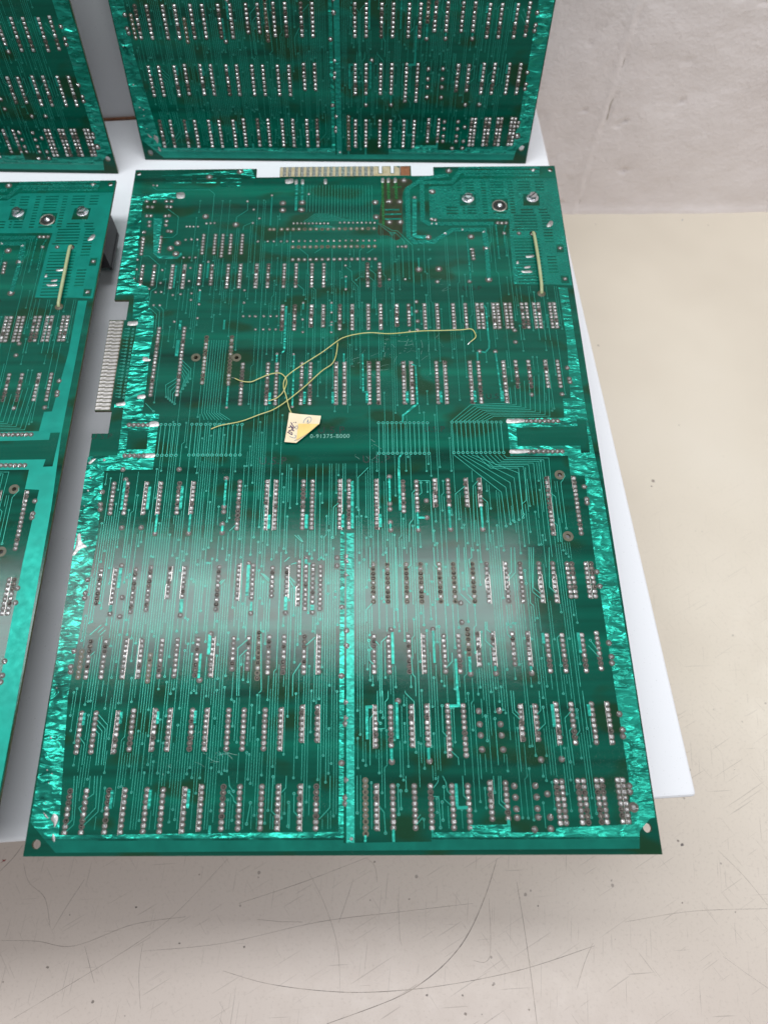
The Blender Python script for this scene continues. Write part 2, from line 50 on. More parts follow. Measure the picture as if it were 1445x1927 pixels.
TRACES=[[0.35,[[39.2,225.6],[39.3,205.5]],"BB"],[0.35,[[41.9,225.6],[41.9,205.5]],"BB"],[0.35,[[44.6,225.5],[44.5,205.4]],"BB"],[0.35,[[47.3,225.5],[47.2,205.4]],"BB"],[0.35,[[50.0,225.5],[49.8,205.4]],"BB"],[0.35,[[57.1,225.6],[57.5,205.5]],"BB"],[0.35,[[59.8,225.6],[60.2,205.5]],"BB"],[0.35,[[62.4,225.5],[62.8,205.5]],"BB"],[0.35,[[65.1,225.5],[65.5,205.4]],"BB"],[0.35,[[67.8,225.5],[68.1,205.4]],"BB"],[0.35,[[70.4,225.5],[70.7,205.4]],"BB"],[0.35,[[73.1,225.4],[73.4,205.4]],"BB"],[0.35,[[75.7,225.4],[76.0,205.3]],"BB"],[0.35,[[78.4,225.4],[78.7,205.3]],"BB"],[0.35,[[81.0,225.4],[81.3,205.3]],"BB"],[0.35,[[83.7,225.4],[83.9,205.3]],"BB"],[0.35,[[86.4,225.3],[86.6,205.3]],"BB"],[0.35,[[165.7,225.7],[166.0,205.8]],"BB"],[0.35,[[168.2,225.6],[168.6,205.7]],"BB"],[0.35,[[170.8,225.6],[171.2,205.7]],"BB"],[0.35,[[173.4,225.6],[173.7,205.7]],"BB"],[0.35,[[176.0,225.6],[176.3,205.7]],"BB"],[0.35,[[178.5,225.6],[178.9,205.7]],"BB"],[0.35,[[181.1,225.5],[181.4,205.6]],"BB"],[0.35,[[183.7,225.5],[184.0,205.6]],"BB"],[0.35,[[186.3,225.5],[186.5,205.6]],"BB"],[0.35,[[188.8,225.5],[189.1,205.6]],"BB"],[0.35,[[191.4,225.4],[191.7,205.5]],"BB"],[0.35,[[194.0,225.4],[194.2,205.5]],"BB"],[0.35,[[208.4,225.7],[208.4,205.8]],"BB"],[0.35,[[211.0,225.7],[210.9,205.8]],"BB"],[0.35,[[213.5,225.7],[213.5,205.8]],"BB"],[0.35,[[216.1,225.7],[216.1,205.8]],"BB"],[0.35,[[218.6,225.7],[218.7,205.8]],"BB"],[0.35,[[221.2,225.6],[221.3,205.7]],"BB"],[0.35,[[223.7,225.6],[223.8,205.7]],"BB"],[0.35,[[226.3,225.6],[226.4,205.7]],"BB"],[0.35,[[228.8,225.6],[229.0,205.7]],"BB"],[0.35,[[231.4,225.5],[231.6,205.7]],"BB"],[0.35,[[233.9,225.5],[234.1,205.6]],"BB"],[0.35,[[236.5,225.5],[236.7,205.6]],"BB"],[0.28,[[207.4,225.8],[220.0,237.4],[243.9,238.2],[244.0,248.9]],""],[0.28,[[209.8,225.8],[222.3,236.4],[246.6,237.0],[247.0,250.5]],""],[0.28,[[212.1,225.8],[223.9,235.4],[249.3,235.9],[250.0,252.0]],""],[0.28,[[214.5,225.8],[225.4,234.4],[252.0,234.8],[253.0,253.6]],""],[0.28,[[216.8,225.8],[226.9,233.4],[254.7,233.6],[256.0,255.1]],""],[0.28,[[219.2,225.7],[228.5,232.4],[257.4,232.5],[259.0,256.7]],""],[0.28,[[221.5,225.7],[230.0,231.4],[260.1,231.4],[262.0,258.2]],""],[0.28,[[223.9,225.7],[231.5,230.4],[262.8,230.3],[265.1,259.8]],""],[0.28,[[226.2,225.7],[233.1,229.5],[265.4,229.2],[268.1,261.4]],""],[0.26,[[208.3,204.4],[233.2,181.0],[234.1,160.6]]," v"],[0.26,[[210.8,204.4],[235.9,183.9],[236.6,161.9]]," v"],[0.26,[[213.4,204.3],[238.5,186.8],[239.0,163.1]]," v"],[0.26,[[216.0,204.3],[241.1,189.7],[241.4,164.3]]," v"],[0.26,[[218.5,204.3],[243.8,192.7],[243.9,165.6]]," v"],[0.26,[[221.1,204.3],[228.4,195.8],[244.1,195.7],[244.1,165.2]],""],[0.26,[[223.7,204.2],[230.0,196.8],[247.0,196.7],[247.2,169.0]],""],[0.26,[[226.2,204.2],[231.6,197.9],[250.0,197.8],[250.4,172.8]],""],[0.26,[[228.8,204.2],[233.3,199.0],[252.9,198.8],[252.4,165.2]],""],[0.26,[[231.4,204.2],[234.9,200.0],[255.9,199.9],[255.5,168.9]],""],[0.26,[[233.9,204.2],[236.5,201.1],[258.8,200.9],[258.7,172.7]],""],[0.26,[[236.5,204.1],[238.2,202.2],[261.8,202.0],[260.6,165.1]],""],[0.25,[[62.6,284.9],[62.3,233.3],[64.3,228.5]],""],[0.25,[[64.2,284.9],[63.8,233.3],[66.4,228.5]],""],[0.25,[[65.7,284.9],[65.3,233.3],[68.6,228.5]],""],[0.25,[[67.2,284.9],[66.7,233.3],[70.7,228.5]],""],[0.25,[[68.8,284.9],[68.2,233.3],[72.8,228.5]],""],[0.25,[[70.3,284.8],[69.6,233.3],[74.9,228.4]],""],[0.25,[[71.8,284.8],[71.1,233.2],[77.1,228.4]],""],[0.25,[[73.4,284.8],[72.6,233.2],[79.2,228.4]],""],[0.28,[[47.2,270.3],[53.3,264.0],[53.4,256.9]]," v"],[0.28,[[47.4,267.8],[52.4,262.0],[52.1,254.5]]," v"],[0.28,[[47.7,265.2],[51.6,260.0],[50.9,252.2]]," v"],[0.28,[[47.9,262.7],[50.7,257.9],[49.7,249.9]]," v"],[0.28,[[48.2,260.1],[49.9,255.9],[48.5,247.6]]," v"],[0.28,[[45.3,257.3],[39.1,252.6],[40.3,244.3]]," v"],[0.28,[[45.5,254.9],[40.8,250.6],[41.7,243.1]]," v"],[0.28,[[45.7,252.6],[42.4,248.6],[43.0,241.9]]," v"],[0.28,[[46.0,250.2],[44.0,246.6],[44.4,240.7]]," v"],[0.28,[[46.2,247.9],[45.7,244.6],[45.8,239.5]]," v"],[0.3,[[28.5,240.1],[33.9,234.5]]," v"],[0.22,[[119.7,413.1],[120.3,388.8]],""],[0.22,[[121.8,413.1],[122.4,388.7]],""],[0.22,[[123.9,413.1],[124.4,388.7]],""],[0.22,[[126.1,413.0],[126.5,388.7]],""],[0.22,[[128.2,413.0],[128.6,387.3]],""],[0.22,[[130.3,413.0],[130.7,387.2]],""],[0.22,[[132.4,413.0],[132.8,387.2]],""],[0.22,[[134.6,412.9],[134.9,387.2]],""],[0.22,[[136.7,412.9],[137.0,384.0]],""],[0.22,[[138.8,412.9],[139.1,383.9]],""],[0.22,[[140.9,412.8],[141.1,383.9]],""],[0.22,[[143.0,412.8],[143.2,383.9]],""],[0.22,[[145.2,412.8],[145.3,383.9]],""],[0.22,[[147.3,412.8],[147.3,383.8]],""],[0.22,[[149.4,412.7],[149.4,380.2]],""],[0.22,[[151.5,412.7],[151.5,380.1]],""],[0.22,[[153.7,412.7],[153.5,380.1]],""],[0.22,[[155.8,412.6],[155.6,380.1]],""],[0.22,[[157.9,412.6],[157.7,380.1]],""],[0.22,[[160.0,412.6],[159.7,380.0]],""],[0.22,[[162.1,412.6],[161.8,380.0]],""],[0.22,[[164.3,412.5],[163.9,380.0]],""],[0.22,[[118.1,379.7],[125.7,386.8],[135.2,386.7]],""],[0.22,[[120.2,379.6],[126.4,385.8],[137.9,385.7]],""],[0.22,[[122.2,379.6],[127.2,384.8],[140.5,384.6]],""],[0.22,[[124.3,379.6],[127.9,383.8],[143.1,383.6]],""],[0.22,[[126.4,379.6],[128.6,382.8],[145.8,382.6]],""],[0.22,[[128.4,379.5],[129.3,381.8],[148.4,381.5]],""],[0.22,[[130.5,379.5],[130.0,380.8],[151.0,380.5]],""],[0.22,[[125.0,376.9],[128.5,374.1]],""],[0.22,[[126.3,376.8],[130.0,374.1]],""],[0.22,[[127.5,376.8],[131.5,374.1]],""],[0.22,[[128.7,376.8],[133.0,374.1]],""],[0.22,[[130.0,376.8],[134.5,374.0]],""],[0.22,[[131.2,376.8],[136.1,374.0]],""],[0.22,[[132.5,376.8],[137.6,374.0]],""],[0.22,[[133.7,376.8],[139.1,374.0]],""],[0.22,[[134.9,376.7],[140.6,374.0]],""],[1.6,[[112.4,414.2],[113.0,389.8]],""],[1.6,[[116.6,414.1],[116.7,399.0]],""],[0.9,[[96.1,403.0],[96.2,377.2]],""],[1.6,[[171.7,415.3],[171.2,376.3]],""],[2.0,[[175.5,414.8],[175.4,399.6]],""],[2.0,[[180.4,414.7],[180.9,399.6]],""],[1.3,[[172.8,389.9],[182.4,390.0]],""],[1.3,[[172.7,385.8],[183.6,385.9]],""],[1.3,[[172.6,381.7],[183.5,381.7]],""],[1.3,[[178.0,410.4],[184.3,410.5]],""],[2.9,[[192.9,399.6],[191.7,366.3],[199.5,365.7]],""],[3.2,[[217.2,421.0],[199.7,418.5],[188.4,408.8],[187.8,366.4],[191.9,361.3],[203.9,361.4],[216.9,371.8],[237.9,371.6],[238.1,358.7]],""],[3.2,[[280.0,423.5],[224.8,424.2],[218.9,414.4],[198.5,414.4],[197.7,380.6],[201.5,377.2],[244.5,376.7]],""],[2.0,[[280.4,427.4],[224.2,427.9]],""],[2.0,[[279.6,420.2],[227.8,421.1]],""],[0.9,[[246.1,376.4],[245.8,358.9]],""],[0.9,[[246.1,368.0],[245.8,347.4]]," v"],[0.7,[[252.6,375.3],[251.1,371.2],[250.4,358.9]],""],[0.7,[[251.2,367.9],[250.7,349.4]]," v"],[2.8,[[238.7,368.1],[238.3,349.6],[237.9,330.6]],""],[0.9,[[226.5,365.1],[225.9,328.8]],""],[0.9,[[193.8,347.6],[193.5,339.0]],"v "],[0.3,[[184.7,365.6],[190.1,358.8],[189.4,283.6]],""],[0.25,[[193.9,355.2],[194.0,355.1]],"v "],[0.25,[[201.2,355.1],[201.3,355.0]],"v "],[0.25,[[201.3,347.5],[201.4,347.4]],"v "],[0.28,[[197.5,318.0],[197.2,283.5]],"v "],[0.28,[[220.1,316.8],[219.6,297.5],[221.7,294.7]],"v "],[0.28,[[265.7,319.6],[265.1,282.8]],"v "],[0.28,[[272.0,301.6],[271.8,282.8]],"v "],[0.28,[[254.3,293.7],[254.0,282.9]],"v "],[0.28,[[269.4,296.5],[268.8,282.8]],"v "],[1.0,[[233.0,309.5],[234.3,307.6],[234.1,283.1]],""],[1.0,[[234.4,283.2],[233.9,277.2],[231.4,274.2],[228.0,274.8],[226.5,274.0],[226.3,268.2]],""],[1.0,[[237.5,274.7],[238.5,247.2],[238.3,239.5]],""],[2.0,[[239.2,246.8],[238.9,239.5]],""],[1.0,[[186.3,266.3],[188.7,264.9],[188.9,238.2],[180.0,230.3],[180.1,227.5]],""],[1.0,[[187.7,237.7],[180.1,230.3],[179.7,225.8]],""],[1.0,[[178.9,205.7],[177.0,202.6],[176.7,189.9]],""],[1.0,[[114.9,273.0],[115.7,237.2]],""],[1.0,[[104.7,273.9],[104.9,267.5]],""],[1.0,[[109.1,284.4],[109.1,276.7],[107.5,274.7]],""],[0.9,[[156.9,273.8],[157.0,246.7],[160.0,246.7]],""],[0.9,[[145.5,274.3],[145.5,267.9]],""],[1.6,[[101.6,247.1],[101.9,238.9]],""],[1.6,[[122.2,247.0],[122.4,238.8]],""],[1.6,[[139.0,246.9],[139.1,238.9]],""],[1.6,[[159.1,246.3],[159.3,239.0]],""],[1.6,[[183.0,246.9],[183.0,239.0]],""],[1.6,[[202.9,247.1],[202.8,239.0]],""],[1.6,[[222.9,247.0],[222.9,239.2]],""],[1.0,[[76.6,251.6],[76.7,237.4]],""],[2.0,[[43.4,285.1],[43.7,273.1]],""],[1.4,[[108.9,310.2],[109.4,277.2]],""],[0.9,[[119.7,312.3],[119.9,307.5]],""],[0.9,[[137.6,312.1],[137.6,305.6]],""],[0.9,[[137.7,297.2],[137.8,290.5]],""],[1.2,[[188.0,308.9],[187.6,302.1]],""],[1.4,[[22.9,190.0],[22.8,171.9]],""],[1.6,[[37.1,185.7],[37.4,171.9]],""],[1.6,[[55.5,185.9],[55.6,171.9]],""],[1.2,[[43.1,168.9],[43.2,158.1]],""],[1.2,[[61.4,169.0],[61.6,158.3]],""],[1.2,[[79.7,189.9],[79.7,173.8]],""],[1.2,[[79.5,162.5],[79.8,158.6]],""],[1.6,[[104.8,168.2],[105.0,159.9]],""],[1.6,[[125.3,168.4],[125.4,159.9]],""],[1.6,[[145.3,168.1],[145.2,160.5]],""],[1.6,[[150.5,188.4],[150.5,159.9]],""],[1.2,[[171.3,190.1],[171.2,174.7]],""],[1.0,[[171.2,163.0],[171.3,159.1]],""],[1.4,[[176.7,196.5],[176.8,189.5],[176.8,170.3]],""],[1.6,[[165.8,168.3],[165.7,160.5]],""],[1.2,[[186.3,169.6],[186.2,159.3]],""],[1.2,[[186.6,165.9],[190.3,165.8]],""],[1.2,[[203.8,172.9],[203.7,159.5]],""],[1.2,[[221.5,172.8],[221.2,159.4]],""],[1.6,[[27.1,138.1],[27.2,127.0]],""],[1.6,[[24.3,117.7],[24.6,114.1]],""],[2.0,[[61.2,120.6],[61.2,113.4]],""],[1.6,[[95.2,139.4],[95.2,122.4]],""],[1.2,[[97.7,119.0],[97.8,114.1]],""],[1.6,[[115.7,122.0],[115.7,114.5]],""],[1.4,[[125.8,142.4],[125.9,139.7]],""],[1.8,[[129.6,117.2],[129.6,114.4]],""],[1.2,[[73.4,92.2],[73.7,79.8]],""],[1.6,[[77.7,101.9],[77.3,91.6]],""],[1.4,[[171.0,102.7],[170.8,86.5]],""],[1.2,[[191.9,103.4],[191.7,86.9]],""],[1.2,[[202.2,88.9],[202.7,70.5]],""],[1.4,[[209.5,89.9],[209.4,82.2]],""],[1.2,[[222.1,85.2],[222.0,82.6]],""],[1.2,[[239.9,85.1],[239.9,82.5]],""],[1.6,[[247.6,101.8],[247.6,96.3]],""],[1.6,[[265.7,101.9],[265.6,91.4]],""],[1.4,[[18.8,63.4],[18.9,57.6]],""],[1.4,[[37.0,63.8],[37.0,58.1]],""],[1.4,[[55.2,63.8],[55.0,58.0]],""],[1.4,[[73.6,64.2],[73.3,58.3]],""],[1.4,[[160.4,65.6],[157.5,65.5],[157.6,50.4]],""],[1.4,[[172.2,67.8],[172.2,50.6]],""],[1.4,[[202.6,73.1],[202.5,65.9]],""],[1.4,[[197.9,65.9],[203.5,65.9]],""],[1.3,[[169.2,46.1],[169.1,40.5]],""],[1.3,[[186.9,46.3],[186.9,40.9]],""],[1.6,[[248.2,66.4],[248.6,55.7]],""],[1.6,[[266.2,66.3],[266.1,60.7]],""],[1.4,[[36.9,28.0],[37.5,19.9]],""],[1.4,[[55.2,28.2],[55.3,19.8]],""],[1.4,[[73.3,28.4],[73.5,20.0]],""],[1.4,[[199.2,30.3],[199.1,20.5]],""],[1.4,[[198.8,19.8],[204.2,19.9]],""],[1.2,[[169.3,11.0],[169.2,5.5]],""],[1.0,[[187.1,11.4],[187.2,9.6]],""],[1.0,[[156.3,8.3],[156.3,5.5]],""],[1.4,[[222.5,15.0],[222.5,12.2]],""],[1.2,[[84.4,12.7],[84.6,9.0]],""],[1.2,[[57.1,345.6],[57.7,333.3]],""],[1.2,[[36.1,343.5],[37.2,325.6]],""],[1.2,[[53.7,322.7],[54.0,314.0]],""],[1.4,[[43.5,300.0],[43.8,293.1]],""],[1.2,[[70.9,300.1],[71.1,292.8]],""],[1.0,[[146.5,332.9],[146.6,324.0]],""],[0.28,[[14.3,352.0],[18.0,352.0],[25.7,344.1],[25.5,325.7],[22.6,323.1],[22.2,310.9],[28.1,304.8],[28.4,293.3]],""],[0.28,[[25.3,311.3],[29.6,307.4],[30.4,293.2]],""],[0.28,[[29.5,311.2],[31.9,308.2],[33.2,293.2]],""],[0.28,[[13.5,413.2],[16.8,410.0],[53.0,409.7],[56.6,406.0],[56.9,381.0]],""],[0.28,[[26.2,392.5],[34.0,385.5],[34.5,370.5],[31.9,367.6],[24.6,367.4]],""],[0.28,[[80.0,397.4],[80.2,390.9],[73.0,384.6],[73.2,379.1]],""],[0.28,[[83.5,379.8],[78.3,376.6],[78.2,373.2]],""],[0.28,[[176.9,368.5],[176.9,307.9]],"v "],[0.28,[[167.6,378.2],[175.1,370.4],[179.1,369.9],[184.7,362.7],[185.0,359.0]],""],[0.28,[[168.7,378.2],[177.0,371.8],[180.6,371.3],[190.1,358.9],[190.0,327.9]],""],[0.28,[[183.3,356.6],[183.5,332.5]],""],[0.28,[[146.7,341.0],[150.2,337.8],[150.6,330.2],[154.4,325.2],[154.7,308.2]],""],[0.28,[[137.4,356.7],[137.7,327.2]]," v"],[0.28,[[157.1,356.5],[155.5,354.7],[155.4,332.8],[153.1,330.6]]," v"],[0.28,[[161.6,339.5],[165.5,335.4],[164.8,308.1]],""],[0.28,[[161.2,333.2],[164.3,330.0],[163.4,308.1]],""],[0.28,[[115.7,327.4],[119.7,323.4],[119.9,319.0]]," v"],[0.28,[[125.2,325.1],[127.4,322.9],[127.7,308.5]],""],[0.28,[[116.2,357.0],[121.8,351.4],[122.2,335.9],[124.4,333.6]],""],[0.28,[[130.4,356.8],[126.1,353.2]],""],[0.28,[[164.7,356.4],[160.3,352.7]],""],[0.28,[[25.8,62.5],[30.9,57.6],[31.5,39.1]],""],[0.28,[[25.6,59.9],[30.0,55.8],[30.4,39.1]],""],[0.28,[[25.7,57.6],[28.6,54.7],[28.9,39.1]],""],[0.28,[[25.5,55.0],[27.3,53.5],[27.8,39.1]],""],[0.28,[[17.3,52.7],[20.9,48.9],[21.1,39.2]],""],[0.28,[[25.8,34.4],[26.1,29.0],[25.3,27.1]],""],[0.28,[[27.9,34.4],[28.6,26.4],[25.5,24.2]],""],[0.28,[[29.2,34.4],[30.4,20.4],[25.8,15.2]],""],[0.28,[[31.1,34.4],[31.7,18.7],[25.9,12.9]],""],[0.28,[[18.2,34.4],[20.1,15.2],[17.9,12.9]],""],[0.28,[[19.7,34.4],[21.2,13.3],[18.1,10.3]],""],[0.28,[[23.8,21.3],[22.4,20.4],[24.6,17.6]],""],[0.28,[[91.7,34.1],[92.4,29.5],[94.4,27.3]]," v"],[0.28,[[92.3,27.1],[94.5,24.7],[94.9,23.0],[96.8,21.6]],"v "],[0.28,[[119.1,34.0],[119.0,28.7],[116.8,26.5]],""],[0.28,[[139.9,33.9],[139.8,20.0],[134.9,15.1]],""],[0.28,[[120.5,22.4],[120.6,12.3]],"vv"],[0.28,[[112.8,33.6],[112.7,18.7],[115.1,16.5]],"v "],[0.28,[[123.0,26.2],[123.1,18.4],[125.1,16.5]],"v "],[0.28,[[102.7,22.3],[101.4,13.3]],"vv"],[0.28,[[152.6,33.9],[152.7,17.8]]," v"],[0.28,[[171.9,29.7],[171.9,17.1]],"vv"],[0.28,[[173.1,27.2],[173.1,19.5]],"vv"],[0.28,[[175.8,33.8],[175.6,27.3]]," v"],[0.28,[[191.0,33.7],[190.8,31.1],[188.5,28.4]],""],[0.28,[[193.1,33.7],[194.5,30.8],[194.9,27.2],[196.6,25.3]],""],[0.28,[[193.4,28.9],[193.4,23.4],[196.8,20.5]],"v "],[0.28,[[188.5,24.7],[190.7,24.7],[191.0,11.4]]," v"],[0.28,[[192.3,22.3],[192.3,14.6]],"vv"],[0.28,[[202.5,33.7],[202.5,25.0],[204.5,23.1]],""],[0.28,[[219.5,33.6],[218.8,21.6],[221.9,18.8]],""],[0.28,[[220.5,33.6],[219.9,22.8],[222.0,20.9]],""],[0.28,[[162.6,20.9],[165.1,18.0],[165.6,9.2]]," v"],[0.28,[[216.6,33.6],[217.5,26.4]]," v"],[0.28,[[182.0,17.0],[180.4,15.1]],""],[0.28,[[183.0,15.8],[179.8,12.6]],""],[0.28,[[168.2,73.2],[168.0,69.5],[166.6,68.0],[166.5,55.4],[162.3,55.1]],""],[0.28,[[176.6,73.2],[176.6,72.2],[180.8,68.0],[180.9,58.5]],""],[0.28,[[194.5,65.9],[194.2,53.6],[196.3,51.2]],"v "],[0.28,[[197.5,45.1],[201.0,41.8],[201.0,38.5]],""],[0.28,[[161.4,62.7],[159.1,60.2],[158.8,38.6]],""],[0.28,[[216.0,61.0],[214.9,49.5]],"vv"],[0.28,[[219.8,59.7],[219.9,38.4]],"v "],[0.28,[[162.8,73.3],[162.8,59.0],[164.1,57.8]]," v"],[0.28,[[165.4,73.3],[165.3,60.4]]," v"],[0.28,[[164.3,73.3],[164.2,63.1]]," v"],[0.28,[[228.7,73.0],[228.8,62.6],[232.0,59.4]],""],[0.28,[[230.0,72.9],[229.9,63.6],[231.9,61.4]],""],[0.28,[[242.7,72.9],[242.6,63.5],[240.5,61.6]],""],[0.28,[[243.9,65.0],[244.1,57.2],[240.2,53.9]],"v "],[0.28,[[257.3,63.0],[253.9,59.8],[254.2,39.7]]," v"],[0.28,[[260.4,63.7],[260.4,53.8],[258.3,51.4]],"v "],[0.28,[[257.7,55.9],[255.4,54.0],[255.7,38.2]],""],[0.28,[[264.1,72.8],[264.2,55.0]]," v"],[0.28,[[250.4,47.7],[250.3,41.6]],""],[0.28,[[21.0,107.3],[15.6,102.0]],""],[0.28,[[22.2,106.0],[19.7,103.3]],""],[0.28,[[23.5,104.6],[20.9,101.9]],""],[0.28,[[19.5,93.5],[16.8,90.6]],""],[0.28,[[97.4,99.7],[92.2,94.9],[93.2,71.1]],""],[0.28,[[97.2,94.4],[93.5,90.7],[94.2,71.1]],""],[0.28,[[131.4,100.3],[126.5,95.8]],""],[0.28,[[124.4,87.2],[120.7,81.3],[120.8,70.9]],""],[0.28,[[103.3,108.5],[105.2,73.6],[103.9,72.4]],""],[0.28,[[158.9,98.5],[159.1,95.4],[161.0,93.5]],"v "],[0.28,[[159.0,93.5],[159.1,88.3],[161.1,86.3]],"v "],[0.28,[[169.0,101.1],[165.2,97.7],[165.0,70.7]],""],[0.28,[[162.1,98.2],[164.1,96.1],[164.1,70.7]],""],[0.28,[[180.2,90.0],[180.6,81.3],[181.9,79.8],[181.8,70.6]],""],[0.28,[[200.8,92.0],[200.8,87.6],[197.5,84.3]],""],[0.28,[[219.6,107.8],[219.3,103.8],[222.5,101.1]],""],[0.28,[[218.8,107.8],[218.2,97.9],[221.7,94.5]],""],[0.28,[[229.6,107.7],[229.6,101.3],[231.5,99.2]],""],[0.28,[[256.9,101.2],[254.7,99.3],[255.0,85.3]]," v"],[0.28,[[270.0,95.3],[274.9,89.0]],""],[0.28,[[271.4,97.9],[274.8,92.1]],"v "],[0.28,[[102.1,134.7],[106.4,130.1]],""],[0.28,[[103.2,134.4],[106.4,131.3]],""],[0.28,[[117.2,132.6],[120.1,129.5]],""],[0.28,[[116.7,131.8],[119.3,127.5]],""],[0.28,[[120.8,140.4],[117.8,139.5]],""],[0.28,[[116.9,143.6],[114.2,141.0]],""],[0.28,[[80.9,128.6],[83.2,131.4]],""],[0.28,[[80.3,129.5],[82.1,131.2]],""],[0.28,[[160.7,117.8],[157.7,114.5],[157.8,108.2]],""],[0.28,[[206.9,122.8],[211.9,117.5]],""],[0.28,[[210.4,122.8],[213.1,119.7]],""],[0.28,[[206.5,148.5],[206.7,123.3]],""],[0.28,[[210.4,148.5],[210.4,123.3]],""],[0.28,[[214.3,148.5],[214.2,142.6],[212.7,141.5],[213.2,136.9]],""],[0.28,[[194.1,148.6],[194.2,139.0],[195.7,137.0]],""],[0.28,[[160.0,148.9],[160.1,137.8]],""],[0.28,[[168.9,148.8],[169.0,140.0]],""],[0.28,[[174.1,148.8],[173.9,108.1]],""],[0.28,[[181.8,148.7],[181.7,138.8],[180.1,137.1]],""],[0.28,[[247.7,148.3],[245.2,125.9],[248.8,122.5]],""],[0.28,[[246.3,148.3],[244.7,123.7],[248.8,119.8]],""],[0.28,[[256.0,148.2],[253.8,126.1],[256.7,122.8]],""],[0.28,[[235.6,148.3],[234.6,134.4],[232.5,132.2]],""],[0.28,[[237.5,148.3],[236.7,134.2],[232.3,129.6]],""],[0.28,[[242.0,135.3],[241.6,128.2]],"vv"],[0.28,[[245.2,148.3],[243.0,117.6],[244.4,116.2],[244.4,107.7]],""],[0.28,[[119.3,156.2],[123.4,152.2]],""],[0.28,[[121.0,156.2],[123.9,152.2]],""],[0.28,[[143.0,175.2],[140.2,172.5],[139.8,154.6]]," v"],[0.28,[[87.0,162.4],[83.6,158.8]],""],[0.28,[[101.7,174.3],[102.2,152.3]],""],[0.28,[[187.5,188.4],[193.8,188.2],[194.1,151.7]],""],[0.28,[[188.8,187.1],[189.1,180.8],[187.4,179.4]],"v "],[0.28,[[185.8,183.0],[183.8,180.8],[183.7,165.1],[181.7,162.4],[181.2,151.8]],""],[0.28,[[213.2,184.7],[207.7,180.0],[206.9,151.6]],""],[0.28,[[221.2,188.5],[217.8,184.7],[216.3,151.5]],""],[0.28,[[221.9,178.1],[225.1,174.9],[224.6,151.5]],""],[0.28,[[153.9,170.8],[153.8,190.6],[159.5,196.7]],"v "],[0.28,[[259.8,180.8],[262.9,177.9],[262.7,151.2]],""],[0.28,[[269.1,192.2],[269.7,190.4],[266.8,186.3],[266.7,159.1]]," v"],[0.28,[[259.9,163.0],[261.8,161.1],[261.2,151.2]],""],[0.28,[[248.0,196.0],[246.4,175.7],[244.0,173.7],[244.2,167.4]]," v"],[0.3,[[9.4,294.1],[12.0,293.9]]," v"],[0.3,[[9.4,291.5],[12.0,291.3]]," v"],[0.3,[[9.5,289.0],[12.0,288.8]]," v"],[0.3,[[9.5,286.4],[12.0,286.2]]," v"],[0.3,[[9.5,283.9],[12.0,283.7]]," v"],[0.3,[[9.6,281.3],[12.1,281.1]]," v"],[0.3,[[9.6,278.8],[12.1,278.6]]," v"],[0.3,[[9.6,276.3],[12.1,276.1]]," v"],[0.3,[[9.6,273.8],[12.1,273.6]]," v"],[0.3,[[9.7,271.3],[12.2,271.1]]," v"],[0.3,[[9.7,268.8],[12.2,268.7]]," v"],[0.3,[[9.7,266.4],[12.2,266.2]]," v"],[0.3,[[9.8,263.9],[12.2,263.7]]," v"],[0.3,[[9.8,261.5],[12.2,261.3]]," v"],[0.3,[[9.8,259.0],[12.3,258.9]]," v"],[0.3,[[9.8,256.6],[12.3,256.4]]," v"],[0.3,[[9.9,254.2],[12.3,254.0]]," v"],[0.3,[[9.9,251.8],[12.3,251.6]]," v"],[0.3,[[9.9,249.4],[12.4,249.2]]," v"],[0.3,[[9.9,247.0],[12.4,246.9]]," v"],[0.3,[[10.0,244.7],[12.4,244.5]]," v"],[0.2,[[14.8,293.5],[14.8,293.4]],"v "],[0.2,[[14.8,290.9],[14.8,290.9]],"v "],[0.2,[[14.8,288.4],[14.8,288.3]],"v "],[0.2,[[14.8,285.8],[14.9,285.7]],"v "],[0.2,[[14.8,283.3],[14.9,283.2]],"v "],[0.2,[[14.8,280.7],[14.9,280.7]],"v "],[0.2,[[14.9,278.2],[14.9,278.2]],"v "],[0.2,[[14.9,275.7],[14.9,275.6]],"v "],[0.2,[[14.9,273.2],[14.9,273.2]],"v "],[0.2,[[14.9,270.7],[15.0,270.7]],"v "],[0.2,[[14.9,268.3],[15.0,268.2]],"v "],[0.2,[[14.9,265.8],[15.0,265.7]],"v "],[0.2,[[15.0,263.3],[15.0,263.3]],"v "],[0.2,[[15.0,260.9],[15.0,260.8]],"v "],[0.2,[[15.0,258.5],[15.0,258.4]],"v "],[0.2,[[15.0,256.1],[15.0,256.0]],"v "],[0.2,[[15.0,253.6],[15.1,253.6]],"v "],[0.2,[[15.0,251.3],[15.1,251.2]],"v "],[0.2,[[15.0,248.9],[15.1,248.8]],"v "],[0.2,[[15.1,246.5],[15.1,246.4]],"v "],[0.2,[[15.1,244.1],[15.1,244.1]],"v "]]
FING_L=[[-1.2,299.2,8.9,299.1],[-1.2,296.6,9.0,296.4],[-1.2,293.9,9.0,293.8],[-1.2,291.3,9.0,291.2],[-1.2,288.7,9.0,288.6],[-1.2,286.1,9.1,286.0],[-1.2,283.5,9.1,283.4],[-1.2,280.9,9.1,280.8],[-1.1,278.3,9.2,278.2],[-1.1,275.8,9.2,275.7],[-1.1,273.2,9.2,273.1],[-1.1,270.7,9.3,270.6],[-1.1,268.2,9.3,268.1],[-1.1,265.7,9.3,265.6],[-1.1,263.2,9.4,263.1],[-1.1,260.7,9.4,260.6],[-1.1,258.2,9.4,258.1],[-1.1,255.7,9.4,255.6],[-1.0,253.3,9.5,253.2],[-1.0,250.8,9.5,250.7],[-1.0,248.4,9.5,248.3],[-1.0,246.0,9.6,245.9],[-1.0,243.6,9.6,243.5],[-1.0,241.2,9.6,241.1],[-1.0,238.8,9.7,238.7]]
